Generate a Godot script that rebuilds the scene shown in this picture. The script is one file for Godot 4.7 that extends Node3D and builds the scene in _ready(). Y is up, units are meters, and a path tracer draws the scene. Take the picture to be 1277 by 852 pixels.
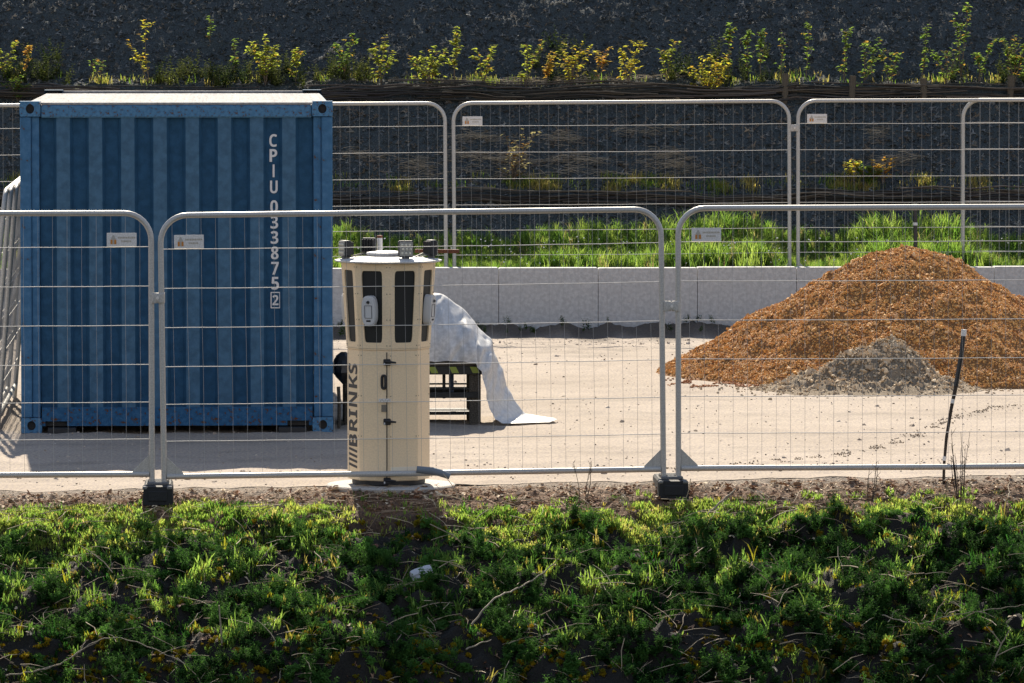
extends Node3D

# ------------------------------------------------------------------ mesh builder
class MB:
	var v := PackedVector3Array()
	var n := PackedVector3Array()
	var c := PackedColorArray()
	var col := Color.WHITE

	func tri(a: Vector3, b: Vector3, d: Vector3, na: Vector3, nb: Vector3, nd: Vector3) -> void:
		# a, b, d run counter-clockwise seen from outside; Godot wants clockwise
		v.append(a); v.append(d); v.append(b)
		n.append(na); n.append(nd); n.append(nb)
		c.append(col); c.append(col); c.append(col)

	func tri_out(a: Vector3, b: Vector3, d: Vector3, out: Vector3) -> void:
		var m := (b - a).cross(d - a).normalized()
		if m.dot(out) < 0.0:
			tri(a, d, b, -m, -m, -m)
		else:
			tri(a, b, d, m, m, m)

	func quad(a: Vector3, b: Vector3, d: Vector3, e: Vector3) -> void:
		var m := (d - a).cross(e - b).normalized()
		tri(a, b, d, m, m, m)
		tri(a, d, e, m, m, m)

	func quad_out(a: Vector3, b: Vector3, d: Vector3, e: Vector3, out: Vector3) -> void:
		if (d - a).cross(e - b).dot(out) < 0.0:
			quad(a, e, d, b)
		else:
			quad(a, b, d, e)

	func quad_n(a: Vector3, b: Vector3, d: Vector3, e: Vector3, na: Vector3, nb: Vector3, nd: Vector3, ne: Vector3) -> void:
		if (d - a).cross(e - b).dot(na + nd) < 0.0:
			tri(a, e, d, na, ne, nd)
			tri(a, d, b, na, nd, nb)
		else:
			tri(a, b, d, na, nb, nd)
			tri(a, d, e, na, nd, ne)

	func box(ctr: Vector3, size: Vector3, bev := 0.0, bs := Basis.IDENTITY) -> void:
		var h := size * 0.5
		var pt := func(a: int, s: Vector3) -> Vector3:
			var p := Vector3.ZERO
			for k in 3:
				p[k] = s[k] * (h[k] if k == a else h[k] - bev)
			return ctr + bs * p
		for a in 3:
			var b := (a + 1) % 3
			var d := (a + 2) % 3
			for s in [-1.0, 1.0]:
				var q := []
				for w in [[-1, -1], [1, -1], [1, 1], [-1, 1]]:
					var sg := Vector3.ZERO
					sg[a] = s; sg[b] = w[0]; sg[d] = w[1]
					q.append(pt.call(a, sg))
				var o := Vector3.ZERO
				o[a] = s
				quad_out(q[0], q[1], q[2], q[3], bs * o)
		if bev <= 0.0:
			return
		for e in 3:
			var a := (e + 1) % 3
			var b := (e + 2) % 3
			for sa in [-1.0, 1.0]:
				for sb in [-1.0, 1.0]:
					var s0 := Vector3.ZERO
					s0[a] = sa; s0[b] = sb
					var s1 := s0
					s0[e] = -1.0; s1[e] = 1.0
					var o := Vector3.ZERO
					o[a] = sa; o[b] = sb
					quad_out(pt.call(a, s0), pt.call(a, s1), pt.call(b, s1), pt.call(b, s0), bs * o)
		for sx in [-1.0, 1.0]:
			for sy in [-1.0, 1.0]:
				for sz in [-1.0, 1.0]:
					var s := Vector3(sx, sy, sz)
					tri_out(pt.call(0, s), pt.call(1, s), pt.call(2, s), bs * s)

	func tube(pts: Array, rad, sides := 8, caps := true) -> void:
		var cnt := pts.size()
		var t0: Vector3 = (pts[1] - pts[0]).normalized()
		var u := t0.cross(Vector3.UP)
		if u.length() < 0.05:
			u = t0.cross(Vector3.RIGHT)
		u = u.normalized()
		var rings := []
		var norms := []
		for i in cnt:
			var t: Vector3 = (pts[mini(i + 1, cnt - 1)] - pts[maxi(i - 1, 0)]).normalized()
			u = (u - t * u.dot(t)).normalized()
			var w := t.cross(u)
			var r: float = rad[i] if rad is Array else rad
			var ring := []
			var nn := []
			for k in sides:
				var a := TAU * k / sides
				var d := u * cos(a) + w * sin(a)
				ring.append(pts[i] + d * r)
				nn.append(d)
			rings.append(ring)
			norms.append(nn)
		for i in cnt - 1:
			for k in sides:
				var k2 := (k + 1) % sides
				quad_n(rings[i][k], rings[i][k2], rings[i + 1][k2], rings[i + 1][k], norms[i][k], norms[i][k2], norms[i + 1][k2], norms[i + 1][k])
		if caps:
			for e in [0, cnt - 1]:
				var o: Vector3 = (pts[0] - pts[1]) if e == 0 else (pts[cnt - 1] - pts[cnt - 2])
				for k in range(1, sides - 1):
					tri_out(rings[e][0], rings[e][k], rings[e][k + 1], o)

	func lathe(prof: Array, segs: int, xf := Transform3D.IDENTITY, flat := false, turn := 0.0) -> void:
		for i in prof.size() - 1:
			var p: Vector2 = prof[i]
			var q: Vector2 = prof[i + 1]
			var e := q - p
			var nr := Vector2(e.y, -e.x).normalized()
			for k in segs:
				var a := TAU * k / segs + turn
				var b := TAU * (k + 1) / segs + turn
				var m := (a + b) * 0.5
				var da := Vector3(sin(a), 0, cos(a))
				var db := Vector3(sin(b), 0, cos(b))
				var na := xf.basis * (da * nr.x + Vector3.UP * nr.y)
				var nb := xf.basis * (db * nr.x + Vector3.UP * nr.y)
				if flat:
					na = xf.basis * (Vector3(sin(m), 0, cos(m)) * nr.x + Vector3.UP * nr.y)
					nb = na
				na = na.normalized(); nb = nb.normalized()
				quad_n(xf * (da * p.x + Vector3.UP * p.y), xf * (db * p.x + Vector3.UP * p.y), xf * (db * q.x + Vector3.UP * q.y), xf * (da * q.x + Vector3.UP * q.y), na, nb, nb, na)

	func prism(poly: PackedVector2Array, depth: float, xf := Transform3D.IDENTITY) -> void:
		# polygon in xy, from z = 0 to z = depth
		var idx := Geometry2D.triangulate_polygon(poly)
		for i in range(0, idx.size(), 3):
			for z in [0.0, depth]:
				var p := []
				for k in 3:
					var w := poly[idx[i + k]]
					p.append(xf * Vector3(w.x, w.y, z))
				tri_out(p[0], p[1], p[2], xf.basis * Vector3(0, 0, -1 if z == 0.0 else 1))
		var cw := Geometry2D.is_polygon_clockwise(poly)
		for i in poly.size():
			var a := poly[i]
			var b := poly[(i + 1) % poly.size()]
			var e := (b - a)
			var o := Vector3(e.y, -e.x, 0)
			# is_polygon_clockwise works with y up here
			if cw:
				o = -o
			quad_out(xf * Vector3(a.x, a.y, 0), xf * Vector3(b.x, b.y, 0), xf * Vector3(b.x, b.y, depth), xf * Vector3(a.x, a.y, depth), xf.basis * o)

	func leaf(p: Vector3, dir: Vector3, up: Vector3, ln: float, wd: float) -> void:
		# a pointed leaf, folded along its midrib and drooping at the tip
		var s := dir.cross(up).normalized()
		var w := s.cross(dir).normalized()
		var m1 := p + dir * ln * 0.4 - w * ln * 0.02
		var m2 := p + dir * ln * 0.75 - w * ln * 0.07
		var tip := p + dir * ln - w * ln * 0.18
		for k in [-1.0, 1.0]:
			var a: Vector3 = m1 + s * wd * 0.5 * k + w * wd * 0.18
			var b: Vector3 = m2 + s * wd * 0.36 * k + w * wd * 0.1
			tri_out(p, m1, a, w)
			quad_out(a, m1, m2, b, w)
			tri_out(b, m2, tip, w)

	func blade(p: Vector3, dir: Vector3, h: float, wd: float, bend: float) -> void:
		# a grass blade: rises, then leans over along dir
		var s := dir.cross(Vector3.UP).normalized()
		var a := p + Vector3.UP * h * 0.42 + dir * bend * h * 0.14
		var b := p + Vector3.UP * h * 0.78 + dir * bend * h * 0.46
		var t := p + Vector3.UP * h * (1.0 - 0.16 * bend) + dir * bend * h * 0.95
		var nn := (dir * 0.8 + Vector3.UP * 0.5).normalized()
		quad_out(p - s * wd * 0.4, p + s * wd * 0.4, a + s * wd * 0.5, a - s * wd * 0.5, nn)
		quad_out(a - s * wd * 0.5, a + s * wd * 0.5, b + s * wd * 0.4, b - s * wd * 0.4, nn)
		tri_out(b - s * wd * 0.4, b + s * wd * 0.4, t, nn)

	func mesh() -> ArrayMesh:
		var arr := []
		arr.resize(Mesh.ARRAY_MAX)
		arr[Mesh.ARRAY_VERTEX] = v
		arr[Mesh.ARRAY_NORMAL] = n
		arr[Mesh.ARRAY_COLOR] = c
		var m := ArrayMesh.new()
		m.add_surface_from_arrays(Mesh.PRIMITIVE_TRIANGLES, arr)
		return m

# ------------------------------------------------------------------ naming helpers
var used := {}
func numbered(called: String) -> String:
	if not used.has(called):
		used[called] = 0
		return called
	used[called] += 1
	return "%s_%03d" % [called, used[called]]

func tag(o: Node, label := "", category := "", group := "", kind := "") -> Node:
	if label: o.set_meta("label", label)
	if category: o.set_meta("category", category)
	if group: o.set_meta("group", group)
	if kind: o.set_meta("kind", kind)
	return o

func thing(called: String, label: String, category: String, at := Vector3.ZERO, turn := 0.0, group := "") -> Node3D:
	var o := Node3D.new()
	o.name = numbered(called)
	add_child(o)
	o.position = at
	o.rotation.y = turn
	tag(o, label, category, group)
	return o

func obj(called: String, shape, m: Material, parent: Node = null, at := Transform3D.IDENTITY) -> MeshInstance3D:
	var o := MeshInstance3D.new()
	o.mesh = shape.mesh() if shape is MB else shape
	o.material_override = m
	o.transform = at
	if parent == null:
		o.name = numbered(called)
		add_child(o)
	else:
		o.name = called
		parent.add_child(o, true)
	return o

func copy_of(o: Node3D, label: String, group := "") -> Node3D:
	var r: Node3D = o.duplicate()
	r.name = numbered(String(o.name).rstrip("_0123456789"))
	add_child(r)
	r.set_meta("label", label)
	if group: r.set_meta("group", group)
	return r

func scatter(called: String, shape: Mesh, m: Material, xf: Array, cols: Array, parent: Node = null) -> MultiMeshInstance3D:
	var mm := MultiMesh.new()
	mm.transform_format = MultiMesh.TRANSFORM_3D
	mm.use_colors = true
	mm.mesh = shape
	mm.instance_count = xf.size()
	for i in xf.size():
		mm.set_instance_transform(i, xf[i])
		mm.set_instance_color(i, cols[i])
	var o := MultiMeshInstance3D.new()
	o.multimesh = mm
	o.material_override = m
	o.set_meta("kind", "stuff")
	if parent == null:
		o.name = numbered(called)
		add_child(o)
	else:
		o.name = called
		parent.add_child(o, true)
	return o

# ------------------------------------------------------------------ materials
func lin(r: float, g: float, b: float) -> Color:
	return Color(r, g, b).linear_to_srgb()

func noise_tex(freq: float, ramp: Array, offs: Array, sd := 1, size := 512, octaves := 4, kind := FastNoiseLite.TYPE_SIMPLEX) -> NoiseTexture2D:
	var f := FastNoiseLite.new()
	f.noise_type = kind
	f.frequency = freq
	f.seed = sd
	f.fractal_octaves = octaves
	f.fractal_gain = 0.6
	var t := NoiseTexture2D.new()
	t.width = size
	t.height = size
	t.seamless = true
	t.noise = f
	if ramp.size():
		var g := Gradient.new()
		g.offsets = PackedFloat32Array(offs)
		g.colors = PackedColorArray(ramp)
		t.color_ramp = g
	return t

func mat(col: Color, rough := 0.7, metal := 0.0, vcol := false) -> StandardMaterial3D:
	var m := StandardMaterial3D.new()
	m.albedo_color = col
	m.roughness = rough
	m.metallic = metal
	m.vertex_color_use_as_albedo = vcol
	m.cull_mode = BaseMaterial3D.CULL_DISABLED
	return m

func grained(m: StandardMaterial3D, freq: float, lo: float, hi: float, scale: float, bump := 0.0, sd := 1, octaves := 4, warm := 0.0) -> StandardMaterial3D:
	# a noise texture that multiplies the base colour between lo and hi, laid on in world space
	m.albedo_texture = noise_tex(freq, [Color(lo, lo, lo * (1.0 + warm)), Color((lo + hi) * 0.5, (lo + hi) * 0.5, (lo + hi) * 0.5), Color(hi, hi, hi * (1.0 - warm))], [0.2, 0.5, 0.8], sd, 512, octaves)
	m.uv1_triplanar = true
	m.uv1_scale = Vector3.ONE * scale
	if bump > 0.0:
		m.heightmap_enabled = true
		m.heightmap_scale = bump
		m.heightmap_texture = noise_tex(freq * 1.7, [], [], sd + 7, 512, octaves)
	return m

func leafy(back := Color(1.15, 1.2, 1.0)) -> StandardMaterial3D:
	var m := mat(Color.WHITE, 0.6, 0.0, true)
	m.metallic_specular = 0.1
	m.backlight_enabled = true
	m.backlight = back
	return m

# ------------------------------------------------------------------ terrain
var big := FastNoiseLite.new()
var mid := FastNoiseLite.new()
var fine := FastNoiseLite.new()

const FRONT := [[40.4, -0.04], [40.15, 0.0], [39.95, -0.03], [39.6, -0.085], [39.4, -0.11], [38.75, -0.285], [37.35, -0.79], [36.6, -1.4], [35.0, -2.7], [33.0, -4.4], [30.0, -4.6], [12.0, -4.6], [4.0, 1.7], [-200.0, 1.7]]
const REAR := [[58.7, 0.56], [59.7, 0.61], [60.75, 1.26], [60.80, 1.38], [61.02, 1.45], [62.28, 2.34], [62.33, 2.48], [62.58, 2.53], [66.0, 4.9], [67.5, 5.0], [600.0, 5.0]]

func table(t: Array, d: float) -> float:
	for i in t.size() - 1:
		var a: float = t[i][0]
		var b: float = t[i + 1][0]
		if (d - a) * (d - b) <= 0.0:
			return lerpf(t[i][1], t[i + 1][1], (d - a) / (b - a))
	return t[0][1] if absf(d - t[0][0]) < absf(d - t[-1][0]) else t[-1][1]

func tilt(x: float) -> float:
	return 0.0115 * (clampf(x, -6.0, 10.0) - 1.3)

func yard_h(x: float, z: float) -> float:
	var k := smoothstep(44.0, 40.3, -z)
	var heel := smoothstep(57.75, 58.35, -z) * (0.10 + 0.05 * mid.get_noise_2d(x * 1.4, 7.0) + 0.03 * fine.get_noise_2d(x * 3.0, z * 3.0))
	return tilt(x) * k + heel + mid.get_noise_2d(x * 1.3, z * 1.3) * 0.012 + big.get_noise_2d(x, z) * 0.01

func front_h(x: float, z: float) -> float:
	var d := -z
	var zone := smoothstep(39.7, 38.9, d) * smoothstep(20.0, 34.0, d)
	var wob := mid.get_noise_2d(x * 0.5, 3.0) * 0.12 * smoothstep(39.6, 39.0, d)
	var h := table(FRONT, d + wob) + tilt(x) * smoothstep(36.0, 39.0, d)
	h += big.get_noise_2d(x * 2.0, z * 2.0) * 0.075 * zone + mid.get_noise_2d(x * 1.6, z * 1.6) * 0.085 * zone + fine.get_noise_2d(x * 3.0, z * 3.0) * 0.03 * zone
	h = lerpf(h, -0.016, smoothstep(0.75, 0.4, Vector2(x - 1.08, (z + 40.08) * 0.9).length()))
	var edge := smoothstep(40.15, 39.95, d) * smoothstep(39.0, 39.6, d)
	return h + (mid.get_noise_2d(x * 4.0, z * 4.0) * 0.02 + fine.get_noise_2d(x * 5.0, z * 5.0) * 0.02) * edge + (mid.get_noise_2d(x * 1.3, z * 1.3) * 0.012 + big.get_noise_2d(x, z) * 0.01) * smoothstep(40.0, 40.15, d)

func rear_h(x: float, z: float) -> float:
	var d := -z
	var zone := smoothstep(58.8, 60.0, d) * (1.0 - smoothstep(66.0, 70.0, d))
	var wob := (big.get_noise_2d(x * 0.6, 9.0) * 0.05 + mid.get_noise_2d(x * 0.9, 5.0) * 0.03) * smoothstep(59.8, 60.5, d)
	return table(REAR, d + wob) + (big.get_noise_2d(x * 1.2, z * 1.2) * 0.04 + mid.get_noise_2d(x * 2.5, z * 2.5) * 0.035 + fine.get_noise_2d(x * 5.0, z * 5.0) * 0.02) * zone

func span(parts: Array) -> PackedFloat32Array:
	# parts: [from, to, step], ... joined into one list of coordinates
	var r := PackedFloat32Array()
	for p in parts:
		var cnt: int = maxi(1, roundi(absf(p[1] - p[0]) / p[2]))
		for i in cnt:
			r.append(lerpf(p[0], p[1], float(i) / cnt))
	r.append(parts[-1][1])
	return r

func sheet(xs: PackedFloat32Array, zs: PackedFloat32Array, h: Callable, tint = null) -> ArrayMesh:
	var nx := xs.size()
	var nz := zs.size()
	var v := PackedVector3Array()
	var n := PackedVector3Array()
	var c := PackedColorArray()
	v.resize(nx * nz); n.resize(nx * nz); c.resize(nx * nz)
	for j in nz:
		for i in nx:
			v[j * nx + i] = Vector3(xs[i], h.call(xs[i], zs[j]), zs[j])
			c[j * nx + i] = tint.call(xs[i], zs[j]) if tint != null else Color.WHITE
	for j in nz:
		for i in nx:
			var dx := v[j * nx + mini(i + 1, nx - 1)] - v[j * nx + maxi(i - 1, 0)]
			var dz := v[mini(j + 1, nz - 1) * nx + i] - v[maxi(j - 1, 0) * nx + i]
			var m := dz.cross(dx).normalized()
			n[j * nx + i] = m if m.y > 0.0 else -m
	var idx := PackedInt32Array()
	for j in nz - 1:
		for i in nx - 1:
			var a := j * nx + i
			# zs run away from the camera (falling): clockwise seen from above
			idx.append_array(PackedInt32Array([a, a + nx, a + nx + 1, a, a + nx + 1, a + 1]))
	var arr := []
	arr.resize(Mesh.ARRAY_MAX)
	arr[Mesh.ARRAY_VERTEX] = v
	arr[Mesh.ARRAY_NORMAL] = n
	arr[Mesh.ARRAY_COLOR] = c
	arr[Mesh.ARRAY_INDEX] = idx
	var m := ArrayMesh.new()
	m.add_surface_from_arrays(Mesh.PRIMITIVE_TRIANGLES, arr)
	return m

func rock(sd: int, size := Vector3.ONE) -> ArrayMesh:
	# an angular lump: an octahedron-like stone with knocked-about corners
	var r := RandomNumberGenerator.new()
	r.seed = sd
	var p := []
	for w in [Vector3(1, 0, 0), Vector3(0.3, 0.1, 0.95), Vector3(-0.8, 0, 0.6), Vector3(-0.8, 0.05, -0.6), Vector3(0.3, 0, -0.95), Vector3(0.15, 0.8, 0.1), Vector3(0, -0.7, 0)]:
		p.append((w + Vector3(r.randf_range(-0.25, 0.25), r.randf_range(-0.25, 0.25), r.randf_range(-0.25, 0.25))) * size * 0.5)
	var b := MB.new()
	for k in 5:
		var a: Vector3 = p[k]
		var d: Vector3 = p[(k + 1) % 5]
		b.tri_out(a, d, p[5], (a + d + p[5]))
		b.tri_out(a, d, p[6], (a + d + p[6]))
	return b.mesh()

# ------------------------------------------------------------------ fence
var M := {}
const WIRES := [1.747, 1.476, 1.205, 0.935, 0.675, 0.42]

func arch(x0: float, x1: float, y0: float, y1: float, r: float) -> Array:
	var p := [Vector3(x0, y0, 0), Vector3(x0, y0 + (y1 - r - y0) * 0.5, 0), Vector3(x0, y1 - r, 0)]
	for k in range(1, 8):
		var a := PI - PI * 0.5 * k / 8.0
		p.append(Vector3(x0 + r + r * cos(a), y1 - r + r * sin(a), 0))
	p.append(Vector3(x0 + r, y1, 0))
	p.append(Vector3((x0 + x1) * 0.5, y1, 0))
	p.append(Vector3(x1 - r, y1, 0))
	for k in range(1, 8):
		var a := PI * 0.5 - PI * 0.5 * k / 8.0
		p.append(Vector3(x1 - r + r * cos(a), y1 - r + r * sin(a), 0))
	p.append(Vector3(x1, y1 - r, 0))
	p.append(Vector3(x1, y0, 0))
	return p

func make_panel(label: String, sign_at: float) -> Node3D:
	var t := thing("mesh_fence", label, "fence")
	var f := MB.new()
	f.tube(arch(0.021, 3.477, 0.0, 1.979, 0.185), 0.0195, 12)
	obj("frame", f, M.galv, t)
	var b := MB.new()
	b.tube([Vector3(0.04, 0.175, 0), Vector3(1.75, 0.172, 0), Vector3(3.458, 0.175, 0)], 0.02, 10)
	obj("bottom_rail", b, M.galv, t)
	var h := MB.new()
	var hp := []
	for k in 19:
		hp.append(Vector3(0.03 + 3.438 * k / 18.0, 0.001 * sin(k * 1.9) - 0.005 * sin(PI * k / 18.0), 0.008))
	h.tube(hp, 0.0026, 5, false)
	var hm := h.mesh()
	for i in WIRES.size():
		obj("horizontal_wire", hm, M.wire, t, Transform3D(Basis.IDENTITY, Vector3(0, WIRES[i], 0)))
	var long_wire: ArrayMesh
	for k in 34:
		var x := 0.1 + k * 0.1
		var top := 1.979
		var e := minf(x - 0.021, 3.477 - x)
		if e < 0.185:
			top = 1.979 - 0.185 + sqrt(maxf(0.0, 0.185 * 0.185 - (0.185 - e) * (0.185 - e)))
		var m: ArrayMesh = long_wire
		if m == null or top < 1.978:
			var w := MB.new()
			w.tube([Vector3(0, 0.175, 0.004), Vector3(0.002, 0.8, 0.003), Vector3(-0.002, 1.3, 0.003), Vector3(0, top, 0.002)], 0.0010, 4, false)
			m = w.mesh()
			if top > 1.978:
				long_wire = m
		obj("vertical_wire", m, M.wire_dull, t, Transform3D(Basis.IDENTITY, Vector3(x, 0, 0)))
	for s in [0, 1]:
		var g := MB.new()
		var x0 := 0.036 if s == 0 else 3.462
		var d := 0.125 if s == 0 else -0.125
		g.prism(PackedVector2Array([Vector2(x0, 0.19), Vector2(x0 + d, 0.19), Vector2(x0 + d * 0.9, 0.205), Vector2(x0, 0.315)]), 0.004, Transform3D(Basis.IDENTITY, Vector3(0, 0, -0.002)))
		obj("corner_gusset", g, M.galv, t)
	if sign_at >= 0.0:
		var p := MB.new()
		p.box(Vector3(sign_at + 0.1, 1.797, 0.016), Vector3(0.205, 0.094, 0.004), 0.001)
		var plate := obj("sign_plate", p, M.sign_white, t)
		var lg := MB.new()
		lg.box(Vector3(sign_at + 0.03, 1.782, 0.0195), Vector3(0.014, 0.03, 0.002))
		lg.box(Vector3(sign_at + 0.056, 1.782, 0.0195), Vector3(0.014, 0.03, 0.002))
		obj("logo", lg, M.logo_orange, plate)
		var pk := MB.new()
		pk.prism(PackedVector2Array([Vector2(-0.018, 0), Vector2(0.018, 0), Vector2(0.004, 0.03), Vector2(-0.004, 0.03)]), 0.002, Transform3D(Basis.IDENTITY, Vector3(sign_at + 0.043, 1.799, 0.0185)))
		pk.box(Vector3(sign_at + 0.043, 1.782, 0.0195), Vector3(0.009, 0.03, 0.002))
		obj("logo_peak", pk, M.logo_grey, plate)
		var tx := MB.new()
		var rr := RandomNumberGenerator.new()
		rr.seed = 5
		for row in [[1.812, 0.075, 0.192], [1.787, 0.098, 0.165]]:
			var x: float = sign_at + row[1]
			while x < sign_at + row[2]:
				var w := rr.randf_range(0.004, 0.009)
				tx.box(Vector3(x + w * 0.5, row[0], 0.019), Vector3(w, 0.012, 0.0014))
				x += w + 0.0035
		obj("print", tx, M.print_grey, plate)
	return t

func make_foot(label: String, at: Vector3) -> Node3D:
	var t := thing("ballast_block", label, "ballast block", at, 0.0, "ballast blocks under the front fence")
	var b := MB.new()
	b.prism(PackedVector2Array([Vector2(-0.105, 0), Vector2(0.105, 0), Vector2(0.098, 0.11), Vector2(0.085, 0.125), Vector2(-0.085, 0.125), Vector2(-0.098, 0.11)]), 0.66, Transform3D(Basis.IDENTITY, Vector3(0, 0, -0.4)))
	obj("block", b, M.rubber, t)
	for k in 4:
		var r := MB.new()
		r.box(Vector3(0, 0.135, -0.17 + k * 0.085), Vector3(0.15 if k != 2 else 0.05, 0.022, 0.035), 0.005)
		obj("rib", r, M.foot_grey, t)
	var e := MB.new()
	e.box(Vector3(0, 0.062, 0.262), Vector3(0.13, 0.07, 0.012), 0.004)
	obj("end_plate", e, M.rubber, t)
	var g := MB.new()
	g.box(Vector3(-0.09, 0.118, 0.2), Vector3(0.03, 0.02, 0.13), 0.005)
	g.box(Vector3(0.08, 0.118, 0.2), Vector3(0.035, 0.02, 0.13), 0.005)
	obj("worn_edge", g, M.foot_grey, t)
	return t

func make_clamp(label: String, at: Vector3, gap: float) -> Node3D:
	var t := thing("fence_clamp", label, "fence clamp", at, 0.0, "clamps joining the fence panels")
	for s in [-1.0, 1.0]:
		var c := MB.new()
		c.lathe([Vector2(0.022, -0.035), Vector2(0.028, -0.035), Vector2(0.03, -0.03), Vector2(0.03, 0.03), Vector2(0.028, 0.035), Vector2(0.022, 0.035)], 14, Transform3D(Basis.IDENTITY, Vector3(s * gap * 0.5, 0, 0)))
		obj("collar", c, M.galv, t)
	var p := MB.new()
	p.box(Vector3(0, 0, 0.026), Vector3(gap + 0.03, 0.05, 0.008), 0.002)
	obj("strap", p, M.galv, t)
	var b := MB.new()
	b.lathe([Vector2(0.0, 0.02), Vector2(0.011, 0.02), Vector2(0.011, 0.0)], 6, Transform3D(Basis(Vector3.RIGHT, PI / 2), Vector3(0, 0, 0.028)), true)
	obj("bolt", b, M.wire, t)
	return t

func letters(s: String, w: float, h: float, bold := true) -> Array:
	# [mesh, transform] of a string w wide and h tall, centred, facing +z
	var f := SystemFont.new()
	f.font_names = PackedStringArray(["Droid Sans"])
	f.font_weight = 700 if bold else 400
	var t := TextMesh.new()
	t.font = f
	t.text = s
	t.font_size = 64
	t.pixel_size = 0.01
	t.depth = 0.02
	t.curve_step = 2.0
	var a := t.get_aabb()
	var sc := Vector3(w / a.size.x, h / a.size.y, 0.1)
	var m := Transform3D(Basis.from_scale(sc), -(a.position + a.size * 0.5) * sc)
	return [t, m]

# ------------------------------------------------------------------ shipping container
func corrugated(b: MB, along: float, y0: float, y1: float, xf: Transform3D, first: float, pitch := 0.2512, depth := 0.042) -> void:
	var rib := Color(1.0, 1.0, 1.0)  # outer rib faces are coloured lighter than the slopes and recesses
	# a trapezoid sheet in xy facing +z, from x = 0 to x = along; first is the centre of the first outer rib
	var p := [Vector2(0, 0)]
	var c := first
	while c + 0.08 < along:
		for q in [[-0.077, -depth], [-0.052, 0.0], [0.052, 0.0], [0.077, -depth]]:
			var x: float = c + q[0]
			if x > 0.0 and x < along:
				p.append(Vector2(x, q[1]))
		c += pitch
	p[0].y = -depth
	p.append(Vector2(along, -depth))
	for i in p.size() - 1:
		var a: Vector2 = p[i]
		var d: Vector2 = p[i + 1]
		var steps := 6
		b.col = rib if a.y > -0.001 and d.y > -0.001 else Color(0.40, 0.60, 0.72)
		for k in steps:
			var ya := lerpf(y0, y1, float(k) / steps)
			var yb := lerpf(y0, y1, float(k + 1) / steps)
			b.quad_out(xf * Vector3(a.x, ya, a.y), xf * Vector3(d.x, ya, d.y), xf * Vector3(d.x, yb, d.y), xf * Vector3(a.x, yb, a.y), xf.basis.z)

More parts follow.
